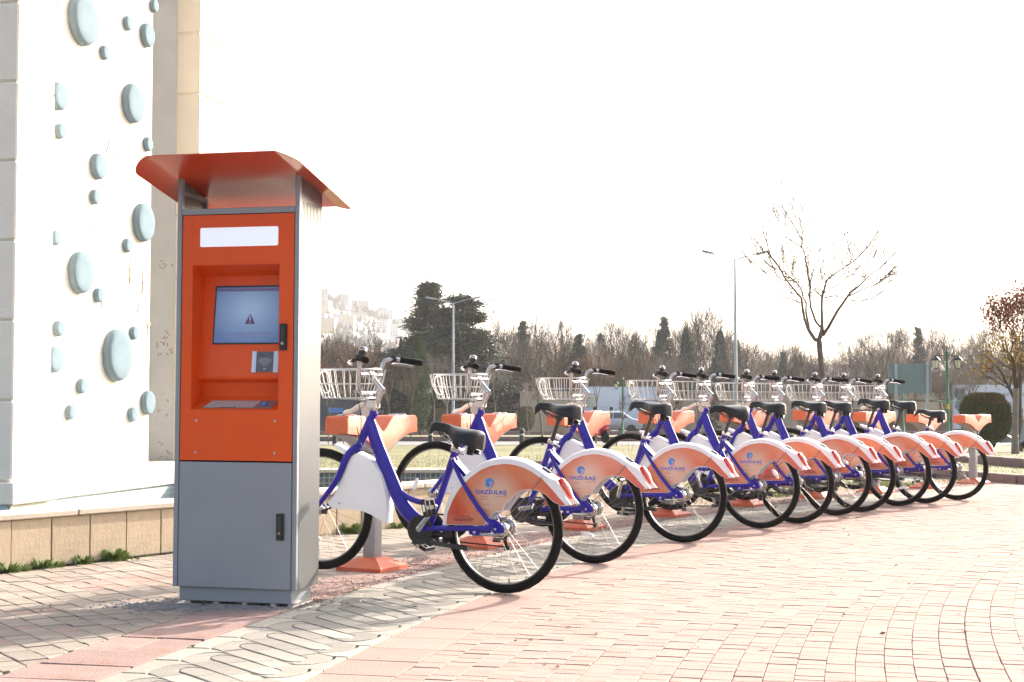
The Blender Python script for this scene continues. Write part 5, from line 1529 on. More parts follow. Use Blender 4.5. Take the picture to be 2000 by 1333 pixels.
def topiary(seed, W2, H, n, m1='topi', m2='topi2', flat_top=True, stem=0.12, size=.06):
    q = random.Random(seed); t = empty('round_bush')
    MB().tube([(0, 0, -.1), (0, 0, H*.5)], [.05, .04], 7).build('trunk', M['bark'], t)
    core = MB(); b = MB(); b2 = MB()
    def rad(f_): # 0 bottom..1 top
        x = f_*2-1; return W2*(max(0, 1-abs(x)**(3.2 if x > 0 else 2.0))**.5)
    NZ, NA = 14, 22
    core.grid([[(rad(.02+.96*i/NZ)*.88*math.cos(2*PI*j/NA), rad(.02+.96*i/NZ)*.88*math.sin(2*PI*j/NA), stem + (H-stem)*(.03+.92*i/NZ)) for j in range(NA+1)] for i in range(NZ+1)])
    core.build('inner_crown', M[m1], t, smooth=60)
    for i in range(n):
        f_ = q.random(); a = q.uniform(0, 2*PI)
        if q.random() < .3: rr = rad(.98)*0 + W2*.8*math.sqrt(q.random()); f_ = .5 + .5*(1-(rr/W2)**3.2)**.3; 
        else: rr = rad(f_)
        rr *= q.uniform(.84, 1.02)*(1 + .035*math.sin(3*a + 5*f_) + .03*math.sin(7*a - 9*f_))
        p = Vector((math.cos(a)*rr, math.sin(a)*rr, stem + (H-stem)*min(.985, f_)))
        out = Vector((math.cos(a)*rr, math.sin(a)*rr, (f_-.5)*W2*1.2)).normalized()
        u = (out*.5 + Vector((q.gauss(0, .3), q.gauss(0, .3), .9))).normalized()*size*q.uniform(.6, 1.5); v = Vector((q.gauss(0, 1), q.gauss(0, 1), 0)).normalized()*size*.16
        d = b2 if (f_ > .8 and q.random() < .55) or q.random() < .08 else b
        d.tint = q.random(); d.add([p-v, p+v, p+u], [(0, 1, 2)])
    b.build('foliage', M[m1], t, smooth=None); b2.build('brown_tips', M[m2], t, smooth=None)
    return t
def put(o, px, y, label=None, cat=None, group=None, sc=1.0, rz=0.0, kind=None, name=None):
    o.location = (px_x(px, y), y, zg(y)); o.scale = (sc,)*3 if not isinstance(sc, tuple) else sc; o.rotation_euler = (0, 0, rz)
    return tag(o, label, cat, group, kind)

# the large bare tree: limbs laid out as in the photo, twigs grown at random
Y0 = 46.0
def T3(px, py, dy=0.0):
    # place in the tree's own upright plane (origin at its foot), dy metres deeper
    s = (Y0+dy)/2778.0
    return Vector(((px-1606.0)*s, dy, 0.985 + (788.0-py)*s - zg(Y0)))
bt = empty('big_bare_tree', (px_x(1606, Y0), Y0, zg(Y0)))
tag(bt, 'tall bare spreading tree with a reddish trunk against the white sky', 'tree')
q_ = random.Random(77)
tb = MB()
tb.tube([Vector((0.02, 0, -.15)), T3(1606, 830), T3(1604, 760), T3(1607, 738), T3(1603, 700), T3(1601, 672), T3(1600, 662)], [.125, .105, .098, .095, .088, .092, .085], 12)
tb.build('trunk', M['bigbark'], bt, smooth=60)
LIMBS = [
 ([(1600, 664, 0), (1594, 664, .1), (1586, 650, .2), (1582, 640, .3)], [.07, .06, .055, .05]),
 ([(1582, 641, .3), (1576, 622, .3), (1571, 597, .2), (1568, 583, .1), (1549, 563, -.1), (1534, 546, -.2), (1522, 525, -.3), (1500, 497, -.4), (1494, 490, -.5)], [.042, .036, .032, .032, .026, .022, .019, .015, .010]),
 ([(1585, 641, .3), (1583, 610, .6), (1585, 592, .7), (1580, 580, .8), (1577, 561, .9), (1566, 549, 1.0), (1548, 530, 1.2), (1524, 519, 1.4), (1510, 505, 1.5)], [.036, .03, .026, .022, .02, .017, .014, .011, .008]),
 ([(1602, 660, 0), (1605, 645, -.1), (1604, 632, -.2), (1602, 600, -.3), (1602, 578, -.4), (1607, 558, -.5), (1610, 547, -.5), (1625, 533, -.7), (1638, 523, -.9), (1655, 510, -1.1), (1668, 495, -1.2), (1682, 480, -1.3)], [.07, .06, .042, .036, .034, .028, .026, .022, .018, .014, .010, .006]),
 ([(1602, 638, 0), (1598, 628, .3), (1591, 600, .5), (1589, 575, .5), (1590, 560, .4), (1584, 540, .3), (1580, 520, .2), (1576, 500, .1), (1568, 480, 0), (1567, 466, -.1), (1550, 442, -.3), (1534, 420, -.5), (1519, 400, -.7)], [.038, .034, .030, .028, .026, .024, .022, .019, .016, .014, .010, .008, .005]),
 ([(1567, 467, 0), (1574, 452, .2), (1570, 440, .3), (1569, 423, .4)], [.010, .008, .006, .004]),
 ([(1574, 452, .2), (1580, 440, .1), (1588, 424, 0)], [.008, .006, .004]),
 ([(1569, 484, 0), (1552, 470, .2), (1540, 462, .3)], [.011, .008, .005]),
 ([(1602, 579, -.4), (1595, 572, -.2), (1590, 565, 0)], [.024, .02, .018]),
 ([(1602, 578, -.4), (1615, 568, 0), (1632, 563, .4), (1650, 556, .8), (1672, 540, 1.1), (1685, 535, 1.2), (1700, 518, 1.4), (1718, 504, 1.5)], [.020, .018, .017, .016, .014, .012, .009, .006]),
 ([(1608, 655, 0), (1616, 640, -.2), (1630, 608, -.5), (1645, 583, -.7), (1652, 571, -.8), (1665, 560, -1.0), (1685, 535, -1.3), (1702, 522, -1.5), (1715, 508, -1.6), (1731, 490, -1.7)], [.055, .045, .038, .034, .030, .024, .018, .014, .010, .006]),
 ([(1649, 578, -.8), (1666, 572, -.6), (1688, 562, -.4), (1704, 559, -.2), (1722, 550, 0), (1740, 540, .2), (1758, 514, .4)], [.026, .022, .018, .016, .012, .009, .005]),
 ([(1645, 583, -.7), (1625, 578, -.4), (1610, 582, -.2)], [.016, .012, .010]),
 ([(1568, 592, .2), (1548, 585, 0), (1526, 580, -.2), (1512, 574, -.4)], [.010, .008, .006, .004]),
 ([(1650, 586, -.8), (1668, 589, -1), (1690, 582, -1.2), (1712, 566, -1.4)], [.012, .009, .007, .004]),
 ([(1552, 548, -.1), (1530, 548, -.3), (1513, 540, -.5), (1500, 515, -.7), (1492, 500, -.8)], [.010, .009, .007, .005, .003])]
cb = MB()
ends = []
for pts, rs in LIMBS:
    P_ = [T3(*p) for p in pts]
    cb.tube(P_, [max(.020, r_*1.15) for r_ in rs], 8 if rs[0] > .03 else 6)
    for i in range(1, len(P_)):
        seg = P_[i]-P_[i-1]
        for k in range(2 if i > len(P_)*.35 else 1):
            if rs[i] < .034: ends.append((P_[i-1].lerp(P_[i], q_.random()), seg.normalized(), rs[i]))
cb.build('limbs', M['bigbark'], bt, smooth=60)
tw = MB(); tips = []
for p, d, r_ in ends:
    for k in range(1):
        a = Vector((q_.gauss(0, 1), q_.gauss(0, 1), q_.gauss(.3, .6))).normalized()
        nd = (d*.8 + a*.8).normalized()
        grow(tw, q_, p, nd, q_.uniform(.45, 1.05), min(.012, r_*.9), 3, 5, .34, .4, 3, tips, .0085, (2, 3), (.6, .85))
tw.build('twigs', M['bigbark'], bt, smooth=None)

# red-leaved tree at the right edge
def leafy(seed, H, name, leaves, n, bark='bark', sp=.5, size=.05, **k):
    o = bare_tree(seed, H, maxd=5, spread=sp, twig='bigbark' if leaves == 'leafred' else 'twig', bark=bark, leaves=leaves, nleaf=n, leafsize=size, **k); o.name = name; return o
rt = leafy(5, 4.5, 'red_leaved_tree', 'leafred', 3400, sp=.5, trunk_f=.42, minr=.006, size=.045, r0=.075)
put(rt, 1992, 34, 'rust red leaved tree with a dark trunk at the right edge of the picture', 'tree', sc=(.72, .72, .97))
yt = leafy(8, 2.9, 'yellow_leaved_tree', 'leafyel', 620, bark='barkpale', sp=.75, trunk_f=.52, minr=.004, size=.04, r0=.075, upw=.1)
put(yt, 1981, 31, 'pale trunked tree with sparse yellow leaves right of the round bush', 'tree')
tp = topiary(1, .56, 1.30, 26000)
put(tp, 1923, 33, 'big clipped round bush with brownish top behind the last dock', 'bush')
tp2 = topiary(2, .33, .75, 5000); put(tp2, 2008, 46, 'smaller clipped round bush cut by the right picture edge', 'bush')
tp3 = topiary(3, .55, 1.75, 7000, size=.08); put(tp3, 1028, 100, 'dark oval clipped bush in front of the beige building', 'bush', sc=(1, 1, 1.05))
tp4 = copy_tree(tp3); put(tp4, 862, 98, 'dark round clipped bush seen between the first two docks', 'bush', sc=(1.0, 1, .95))
for px, y, s_, lb in ((1445, 80, .55, 'low dark shrub before the beige wall left of the tall street light'), (1265, 70, .4, 'low dark shrub beside the truck above the fourth dock'), (1700, 95, .5, 'low dark shrub at the foot of the fence behind the sign')):
    o = copy_tree(tp3); put(o, px, y, lb, 'bush', sc=(s_*1.6, s_, s_*.5))

# trees of the far belt
kinds = [bare_tree(101, 10, 6, .52, .3, 'twig', 'bark'), bare_tree(102, 9, 6, .45, .5, 'twig3', 'bark'), bare_tree(103, 11, 6, .42, .45, 'twig', 'barkpale'),
         bare_tree(104, 9, 6, .6, .15, 'twig2', 'bark', leaves='leafor', nleaf=1800, leafsize=.07), bare_tree(105, 7, 6, .5, .5, 'twig2', 'barkpale', multi=3, trunk_f=.15), bare_tree(106, 8, 6, .7, .2, 'twig3', 'bark')]
KN = ['bare greyish brown winter tree', 'bare reddish brown upright tree', 'bare pale stemmed winter tree', 'winter tree with scattered orange leaves', 'tan many stemmed winter shrub tree', 'bare broad dark brown tree']
used = [False]*6
MARKS = [(0, 'beyond the kiosk'), (636, 'just right of the kiosk'), (668, 'under the hilltop minaret'), (700, 'above the first basket'), (735, 'above the first handlebar'), (765, 'just left of the narrow cypress'), (800, 'between the narrow cypress and the big pines'), (860, 'behind the big pine pair'), (935, 'at the right side of the big pines'),
 (975, 'above the second handlebar grip'), (1005, 'over the small double lanterns'), (1035, 'over the white tent'), (1065, 'above the third basket'), (1095, 'above the third bell'), (1130, 'around the conical fir'), (1165, 'above the third handlebar grip'), (1200, 'above the left end of the truck'), (1235, 'over the middle of the truck'), (1265, 'above the fourth basket'),
 (1300, 'beside the tall fir'), (1335, 'above the fifth basket'), (1365, 'left of the blunt evergreen column'), (1400, 'by the blunt evergreen column'), (1435, 'behind the tall street light'), (1475, 'below the right street lamp head'), (1515, 'left of the low fir'), (1555, 'just left of the big bare tree'), (1605, 'behind the big bare trunk'), (1650, 'just right of the big bare trunk'),
 (1695, 'left of the sign back'), (1735, 'over the left post of the sign'), (1775, 'above the sign back'), (1810, 'between sign and green lamp post'), (1850, 'behind the green lamp post'), (1890, 'above the banner emblem'), (1925, 'above the big round bush'), (1965, 'among the yellow leaves'), (2000, 'behind the red leaved tree'), (2060, 'past the right picture edge')]
def near_mark(px): return min(MARKS, key=lambda m_: abs(m_[0]-px))[1]
q_ = random.Random(31)
def belt(k, px, top_py, y, label=None):
    H = kinds[k]['_h']; z_top = 0.985 + (788-top_py)*y/2778.0; want = z_top - zg(y)
    s = want/H*1.0
    o = kinds[k] if not used[k] else copy_tree(kinds[k]); used[k] = True
    put(o, px, y, label or (('skyline ' if top_py < 662 else 'front row ' if y < 120 else 'middle row ' if y < 145 else 'rear row ') + KN[k] + ' ' + near_mark(px)), 'tree', 'winter trees of the belt across the road', sc=(s*q_.uniform(.9, 1.15), s*q_.uniform(.9, 1.1), s), rz=q_.uniform(0, 6.28))
SK = [(630, 640), (680, 650), (740, 640), (780, 650), (830, 640), (900, 640), (960, 620), (1000, 600), (1040, 605), (1080, 600), (1110, 625), (1150, 645), (1180, 625), (1220, 635), (1250, 620), (1290, 625), (1330, 640), (1350, 610), (1370, 600), (1392, 610), (1416, 600), (1450, 640), (1490, 655), (1520, 660), (1560, 668), (1600, 670), (1650, 668), (1690, 655), (1720, 625), (1750, 650), (1790, 620), (1830, 610), (1870, 615), (1910, 635), (1960, 620), (2010, 625), (2060, 630)]
for i, (px, ty) in enumerate(SK):
    belt([2, 1, 0, 5, 1, 0, 2, 2, 0, 2, 5, 1, 0, 1, 2, 0][i % 16], px + q_.uniform(-12, 12), ty + q_.uniform(-8, 12), q_.uniform(128, 160))
for i in range(88):
    px = 600 + (i*1480/88) + q_.uniform(-14, 14)
    if 800 < px < 952: continue
    belt(q_.choice([0, 1, 5, 3, 4, 1, 4, 5]), px, q_.uniform(668, 738) + (14 if px > 1450 else 0) - (14 if px < 1000 else 0), q_.uniform(104, 138))
for i in range(46):
    px = 560 + (i*1560/46) + q_.uniform(-14, 14)
    belt(q_.choice([1, 5, 3, 4]), px, q_.uniform(645, 690) + (22 if 1480 < px < 1700 else 0) + (10 if px < 800 else 0), q_.uniform(165, 205))
for i, u in enumerate(used):
    if not u: print('unused kind', i)
# woodland floor: one thicket nobody could count
b = MB(); q_ = random.Random(44)
for i in range(34000):
    y = q_.uniform(172, 235); x = px_x(q_.uniform(380, 2250), y); h = q_.uniform(1.5, 8.6)*(.75 + .3*math.sin(x*.13)+.12*math.sin(x*.51))
    z = zg(y) + q_.random()**1.3*h; a = q_.uniform(0, PI); w2 = q_.uniform(.03, .08); l = q_.uniform(.5, 1.6)
    dx = q_.uniform(-.5, .5)*l
    b.tint = q_.random(); b.add([(x-w2, y, z), (x+w2, y, z), (x+dx, y + q_.uniform(-.5, .5), z + l)], [(0, 1, 2)])
tag(b.build('thicket', M['wood'], smooth=None), kind='stuff')
M['wood2'] = mat('underwood', (0.035, 0.027, 0.022), 0.95, tint=.5)
b = MB()
for i in range(9000):
    y = q_.uniform(150, 172); x = px_x(q_.uniform(500, 2150), y); h = q_.uniform(.6, 3.6)
    z = zg(y) + q_.random()*h; w2 = q_.uniform(.04, .10); l = q_.uniform(.4, 1.2); dx = q_.uniform(-.6, .6)*l
    b.tint = q_.random(); b.add([(x-w2, y, z), (x+w2, y, z), (x+dx, y + q_.uniform(-.3, .3), z + l)], [(0, 1, 2)])
tag(b.build('undergrowth', M['wood2'], smooth=None), kind='stuff')

# evergreens
pa = conifer(201, 11.6, 3.5, 'pine', 26, 52000, -.02, .80, .06, .24, .15)
put(pa, 838, 112, 'tallest dark pine, left half of the big pine pair behind the street light', 'tree', 'big pines', sc=(1.3, 1.3, 1.0))
pb = conifer(202, 10.2, 4.4, 'pine', 22, 60000, .12, .62, .05, .26, .16)
put(pb, 898, 108, 'broad dark pine, right half of the big pine pair', 'tree', 'big pines', sc=(1.4, 1.4, 1.0))
for px_, ty_, yy_, k_, lb_ in ((872, 606, 116, pa, 'dark pine filling the gap between the two big pines'), (934, 668, 112, pb, 'lower dark pine at the right foot of the big pine pair'), (812, 668, 114, pb, 'lower dark pine at the left foot of the big pine pair')):
    o = copy_tree(k_); h_ = 0.985 + (788-ty_)*yy_/2778 - zg(yy_); b0_ = 11.6 if k_ is pa else 10.2
    put(o, px_, yy_, lb_, 'tree', 'big pines', sc=(1.15, 1.15, h_/b0_), rz=px_)
pc = conifer(203, 8, 1.9, 'pine2', 17, 16000, .12, .95, .1, .14, .13)
put(pc, 1131, 118, 'dark conical fir with a pointed top above the third bicycle', 'tree', 'dark firs')
for px, ty, y, s_, lb in ((1020, 630, 140, 1.0, 'faint fir standing inside the bare trees left of the conical fir'), (1174, 655, 126, .8, 'small dark fir just right of the conical fir'), (1297, 622, 135, 1.0, 'tall dark fir left of the double lantern behind the fourth bicycle'), (1795, 642, 140, .85, 'dark narrow fir on the right above the green lamp post'),
                          (1395, 700, 104, .8, 'dark low fir in front of the tan willow left of the street light'), (1530, 690, 126, .8, 'low dark fir left of the large bare tree')):
    o = copy_tree(pc); h = 0.985 + (788-ty)*y/2778 - zg(y); put(o, px, y, lb, 'tree', 'dark firs', sc=(h/8*s_*.8, h/8*s_*.8, h/8), rz=px)
ca = column_tree(301, 8, .62, 'pine2', 7000, .13)
put(ca, 783, 118, 'narrow dark cypress left of the big pine pair', 'tree', 'columnar cypresses', sc=(.8, .8, .96))
for px, ty, y, wx, lb in ((822, 655, 84, 1.1, 'slim light green cypress right in front of the big pine'), (1340, 645, 120, 1.7, 'rounded dark evergreen column above the fifth handlebar'), (1407, 650, 124, 1.8, 'dark blunt evergreen column left of the tall street light'), (1288, 650, 128, 1.5, 'dark blunt evergreen under the tall fir'), (1440, 668, 130, 1.3, 'dark evergreen column behind the tall street light pole')):
    o = copy_tree(ca); h = 0.985 + (788-ty)*y/2778 - zg(y); put(o, px, y, lb, 'tree', 'columnar cypresses', sc=(wx, wx, h/8), rz=px)
    if px == 822:
        for c_ in o.children:
            if c_.name.startswith('foliage'): c_.data = c_.data.copy(); c_.data.materials[0] = M['cypress']

# ------------------------------------------------------------------ STREET FURNITURE AND THINGS BEYOND
def G(px, y, z=0.0): return Vector((px_x(px, y), y, zg(y) + z))
def zpix(py, y): return 0.985 + (788-py)*y/2778.0 - zg(y)      # height above the ground there
# double-arm street lights
def street_light(H):
    t = empty('street_light')
    MB().tube([(0, 0, -.1), (0, 0, H*.5), (0, 0, H)], [.12, .09, .055], 10).build('pole', M['galv'], t, smooth=60)
    MB().cbox(-.2, .2, -.2, .2, -.1, .12, .02).build('pole_base', M['galv'], t)
    for s in (-1, 1):
        MB().tube([(0, 0, H-.05), (s*.7, 0, H+.18), (s*1.25, 0, H+.33)], [.035, .03, .028], 8).build('arm', M['galv'], t)
        b = MB(); b.cbox(-.36, .36, -.13, .13, -.05, .05, .04, 2); b.cbox(-.30, .20, -.10, .10, -.085, -.045, .02)
        Mx = Matrix.Translation((s*1.55, 0, H+.39)) @ Matrix.Rotation(-s*R(12), 4, 'Y')
        b.v = [tuple(Mx @ Vector(p)) for p in b.v]
        b.build('lamp_head', M['galv'], t)
    return t
s1 = street_light(zpix(506, 80)); s1.name = 'street_light'
put(s1, 1437, 80, 'tall grey double armed street light against the white sky left of the big bare tree', 'street light', 'double armed street lights', rz=.12)
s2 = copy_tree(s1); h2 = zpix(592, 96)/zpix(506, 80)
put(s2, 885, 96, 'grey double armed street light in front of the big pine pair', 'street light', 'double armed street lights', sc=(1, 1, h2), rz=-.15)
# double lanterns
def lantern_post(H):
    t = empty('park_lamp')
    b = MB(); b.lathe([(.10, 0), (.10, .05), (.06, .12), (.055, .3), (.04, .35), (.036, H*.5), (.042, H*.5+.02), (.036, H*.5+.04), (.033, H-.02), (.045, H), (.03, H+.03)], 12)
    b.build('pole', M['lampgreen'], t)
    b = MB(); b.lathe([(.03, 0), (.035, .03), (.015, .07), (.022, .10), (.01, .15), (0, .18)], 10, Matrix.Translation((0, 0, H))); 
    b.tube([(-.32, 0, H-.10), (.32, 0, H-.10)], .012, 6)
    for s in (-1, 1):
        b.tube([tuple(p) for p in chaikin([(0, 0, H-.35), (s*.12, 0, H-.28), (s*.18, 0, H-.12), (s*.3, 0, H-.08)], 2)], .010, 6)
        b.lathe([(0, .05), (.02, .03), (.014, 0)], 8, Matrix.Translation((s*.25, 0, H-.08)))
    b.build('lamp_arm', M['lampblack'], t)
    for s in (-1, 1):
        c = (s*.30, 0, H-.44)
        l = MB(); l.lathe([(.055, 0), (.10, .21)], 6, Matrix.Translation(c)); lg_ = l.build('lantern_glass', M['lampglass'], t, smooth=None)
        k_ = MB(); k_.lathe([(.135, .21), (.12, .235), (.075, .285), (.035, .315), (.03, .345), (.0, .36)], 6, Matrix.Translation(c)); k_.lathe([(.02, -.035), (.062, -.005), (.062, .005)], 6, Matrix.Translation(c))
        for q in range(6):
            a = 2*PI*q/6; k_.tube([(c[0]+.057*math.cos(a), .057*math.sin(a), c[2]), (c[0]+.104*math.cos(a), .104*math.sin(a), c[2]+.21)], .007, 4)
        k_.build('lantern_frame', M['lampblack'], t, smooth=None)
    b = MB(); b.tube([(-.36, 0, H*.36+.32), (.36, 0, H*.36+.32)], .009, 5)
    for s in (-1, 1):
        b.tube([tuple(p) for p in chaikin([(s*.04, 0, H*.36+.30), (s*.14, 0, H*.36+.27), (s*.2, 0, H*.36+.32)], 1)], .008, 5)
    b.build('flower_bracket', M['lampgreen'], t)
    return t
lp = lantern_post(zpix(684, 38)-.05)
put(lp, 1850, 38, 'green park lamp post with two black lanterns before the bare trees on the right', 'lamp post', 'green double lantern posts')
MB().cbox(-.03, .04, -.06, -.045, 1.02, 1.16, .004).build('yellow_tag', mat('yellow_tag', (.6, .45, .04), .6), lp)
for px, ty, y, lb in ((1216, 738, 71, 'distant green double lantern before the white truck right of the third bicycle'), (829, 752, 92, 'distant green double lantern at the foot of the big pine'), (1003, 762, 112, 'small distant green double lantern left of the beige building'), (981, 768, 122, 'smallest distant green double lantern beside its neighbour left of the beige building'), (1763, 712, 84, 'green lamp post half hidden behind the sign back')):
    o = copy_tree(lp); h = zpix(ty, y)/zpix(684, 38)
    for c_ in list(o.children):
        if c_.name.startswith('yellow_tag'): bpy.data.objects.remove(c_)
    put(o, px, y, lb, 'lamp post', 'green double lantern posts', sc=h, rz=.3)
# sign seen from behind
y = 60
sg = empty('road_sign'); put(sg, 1777, y, 'blank blue green back of a large road sign on two grey posts', 'road sign')
wsg = 84*y/2778/2; zt, zb_ = zpix(711, y), zpix(769, y)
MB().cbox(-wsg, wsg, 0, .03, zb_, zt, .004).build('sign_panel', M['signback'], sg)
for xx in (-28, 33): MB().cbox(xx*y/2778-.055, xx*y/2778+.055, -.10, -.002, -.1, zt, .005).build('post', M['galv'], sg)
# banner
y = 105
bn = empty('banner'); put(bn, 1950, y, 'large white printed banner with a green leaf emblem behind the round bush', 'banner')
sc_ = y/2778.0
def bx_(px): return (px-1950)*sc_
zt, zb_ = zpix(752, y), zpix(838, y)
MB().box(bx_(1861), bx_(2080), 0, .06, zb_, zt).build('banner_sheet', M['banner'], bn, smooth=None)
def btxt(body, px, py, size):
    text_obj('banner_lettering', body, size, M['bannertext'], bn, Matrix.Translation((bx_(px), -.012, zpix(py, y))) @ Matrix.Rotation(R(90), 4, 'X'), .004, 'LEFT')
btxt('Katkınızın ve Desteğinizle', 1902, 770, .50); btxt('ve', 1962, 788, .55); btxt('2', 1969, 806, .5); btxt('Belediyesi', 1962, 829, .33)
b = MB(); b.prism([(bx_(1867), zpix(779, y)), (bx_(1862), zpix(768, y)), (bx_(1867), zpix(757, y)), (bx_(1872), zpix(768, y))], -.02, -.008); b.build('leaf_emblem', M['leaflogo'], bn, smooth=None)
b = MB(); b.prism([(bx_(1872), zpix(806, y)), (bx_(1863), zpix(795, y)), (bx_(1868), zpix(780, y)), (bx_(1882), zpix(757, y)), (bx_(1887), zpix(775, y)), (bx_(1882), zpix(792, y))], -.02, -.008); b.build('leaf_emblem', M['leaflogo2'], bn, smooth=None)
for px in (1861, 1930, 2000): MB().box(bx_(px)-.06, bx_(px)+.06, .07, .2, -.1, zt+.1).build('post', M['galv'], bn)
# fence of beige panels in a rusty frame
y = 108; sc_ = y/2778.0
fn = empty('panel_fence'); put(fn, 1700, y, 'long fence of beige panels in a rusty frame between sign and banner', 'fence')
def fx(px): return (px-1700)*sc_
for c_ in range(9):
    for r_ in range(2):
        x0, x1 = fx(1640 + c_*24.5), fx(1640 + (c_+1)*24.5)
        z1_ = zpix(763 + r_*19 + .3*c_, y); z0_ = zpix(763 + (r_+1)*19 + .3*c_, y)
        MB().box(x0+.06, x1-.06, 0, .04, z0_+.05, z1_-.05).build('fence_panel', M['fencep'], fn, smooth=None)
b = MB()
for c_ in range(10): b.box(fx(1640 + c_*24.5)-.05, fx(1640 + c_*24.5)+.05, -.05, .06, -.1, zpix(761, y))
for r_ in range(3): b.box(fx(1640), fx(1860), -.03, .05, zpix(763 + r_*19.3, y)-.06, zpix(763 + r_*19.3, y)+.05)
b.build('fence_frame', M['rust'], fn, smooth=None)
MB().box(fx(1640), fx(1862), -.02, .10, -.2, zpix(801, y)).build('brown_base', M['rust'], fn, smooth=None)
# long beige wall, long shed with railing-like roof edge
y = 112
bw = empty('beige_wall'); put(bw, 1480, y, 'long plain beige wall behind the far handlebars', 'wall')
for px in range(1284, 1640, 45):
    MB().box((px-1480)*y/2778, (px+44.6-1480)*y/2778, 0, .3, -.3, zpix(768, y)).build('wall_bay', M['beige'], bw, smooth=None)
MB().box((1284-1480)*y/2778, (1644-1480)*y/2778, -.05, .35, zpix(768, y)+.003, zpix(765, y)).build('coping', M['shedw'], bw, smooth=None)
y = 126
sh = empty('long_shed'); put(sh, 1700, y, 'very long low white shed with a black framed roof edge before the wood', 'shed')
xa, xb = (1288-1700)*y/2778, (2080-1700)*y/2778
MB().box(xa, xb, 0, 5, -.3, zpix(752, y)).build('shed_wall', M['darkb'], sh, smooth=None)
MB().box(xa, xb, -.1, 5.1, zpix(751, y), zpix(741, y)).build('white_fascia', M['shedw'], sh, smooth=None)
b = MB(); b.box(xa, xb, -.16, -.1, zpix(741.2, y), zpix(739.5, y)); b.box(xa, xb, -.16, -.1, zpix(752.5, y), zpix(751, y)); b.box(xa, xb, -.2, 5.2, zpix(738.5, y), zpix(736.8, y))
n_ = 52
for i in range(n_+1): b.box(xa + (xb-xa)*i/n_ - .035, xa + (xb-xa)*i/n_ + .035, -.15, -.1, zpix(751, y), zpix(741, y))
b.build('black_frame', M['lampblack'], sh, smooth=None)
# beige building and white tent by it, dark building left
y = 104
bb_ = empty('beige_building'); put(bb_, 1070, y, 'small plain beige building behind the second basket and the oval bush', 'building')
MB().box((1016-1070)*y/2778, (1142-1070)*y/2778, 0, 4, -.3, zpix(767, y)).build('wall', M['beige'], bb_, smooth=None)
MB().box((1014-1070)*y/2778, (1144-1070)*y/2778, -.15, 4.1, zpix(767, y)+.003, zpix(765, y)).build('roof', M['shedw'], bb_, smooth=None)
text_obj('wall_letter', 'K', .5, M['rust'], bb_, Matrix.Translation(((1044-1070)*y/2778, -.012, zpix(777, y))) @ Matrix.Rotation(R(90), 4, 'X'), .004)
MB().box((1110-1070)*y/2778, (1124-1070)*y/2778, -.02, .05, .0, 2.0).build('door', M['darkb'], bb_, smooth=None)
tn = empty('white_tent'); put(tn, 1022, 112, 'white pointed tent roof peeping over the beige building', 'tent')
MB().lathe([(1.05, 1.9), (1.1, 2.3), (.35, 2.95), (.05, 3.35), (0, 3.4)], 6).build('tent_roof', M['tent'], tn, smooth=None)
b = MB()
for q in range(6): b.tube([(1.0*math.cos(2*PI*q/6), 1.0*math.sin(2*PI*q/6), -.1), (1.0*math.cos(2*PI*q/6), 1.0*math.sin(2*PI*q/6), 2.0)], .04, 5)
b.build('tent_pole', M['galv'], tn)
y = 112
db = empty('dark_building'); put(db, 690, y, 'dark low building with a small blue sign behind the first basket', 'building')
MB().box(-4.2, 7.6, 0, 5, -.3, zpix(776, y)).build('wall', M['darkb'], db, smooth=None)
MB().box(-4.4, 7.8, -.2, 5.2, zpix(776, y)+.003, zpix(773, y)).build('roof', M['lampblack'], db, smooth=None)
MB().box(-2.0, -.8, -.06, -.01, zpix(806, y), zpix(797, y)).build('blue_sign', M['bluel'], db, smooth=None)
for x in (-3.4, .2, 1.6, 3.0, 4.4, 5.8): MB().box(x, x+.8, -.03, .02, .9, 1.9).build('window', M['window'], db, smooth=None)
# truck
y = 108; sc_ = y/2778.0
tk = empty('white_truck'); put(tk, 1210, y, 'white box truck with a small text panel parked behind the third dock', 'truck')
def tx(px): return (px-1210)*sc_
MB().cbox(tx(1136), tx(1290), 0, 2.4, zpix(824, y), zpix(755, y), .05).build('cargo_box', M['truckw'], tk)
MB().box(tx(1136), tx(1290), -.03, 0, zpix(757, y), zpix(755, y)).build('top_rail', M['galv'], tk, smooth=None)
b = MB(); b.box(tx(1148), tx(1288), .3, 2.1, zpix(840, y), zpix(825, y)); b.build('chassis', M['darkb'], tk, smooth=None)
b = MB(); b.cbox(tx(1288), tx(1310), .1, 2.3, .5, zpix(772, y), .15, 2); cabo = b.build('cab', M['truckw'], tk); MB().box(tx(1292), tx(1304), .06, .12, 1.5, 2.1).build('cab_window', M['carglass'], cabo, smooth=None)
for px in (1165, 1245, 1262, 1300):
    MB().lathe([(.25, -.15), (.5, -.15), (.5, .15), (.25, .15)], 20, Matrix.Translation((tx(px), .35, .5)), axis='y').build('wheel', M['rubber'], tk)
for px, mm in ((1252, 'redpaint'), (1256, 'leafyel')): MB().box(tx(px)-.12, tx(px)+.12, -.02, .02, zpix(837, y), zpix(834, y)).build('marker_light', M[mm], tk, smooth=None)
b = MB(); b.box(tx(1145), tx(1163), -.03, -.001, zpix(793, y), zpix(773, y)); pn = b.build('text_panel', mat('pale_panel', (.55, .66, .55), .6), tk, smooth=None)
for k_, (tt, py) in enumerate((('Sağlıklı', 778), ('Yaşam İçin', 783), ('BİSİKLET', 789))):
    text_obj('panel_lettering', tt, .16, M['bannertext'], pn, Matrix.Translation((tx(1154), -.034, zpix(py, y))) @ Matrix.Rotation(R(90), 4, 'X'), .002)
for py in (771, 795): MB().box(tx(1144), tx(1164), -.03, -.001, zpix(py+.6, y), zpix(py-.6, y)).build('panel_rule', M['bannertext'], tk, smooth=None)
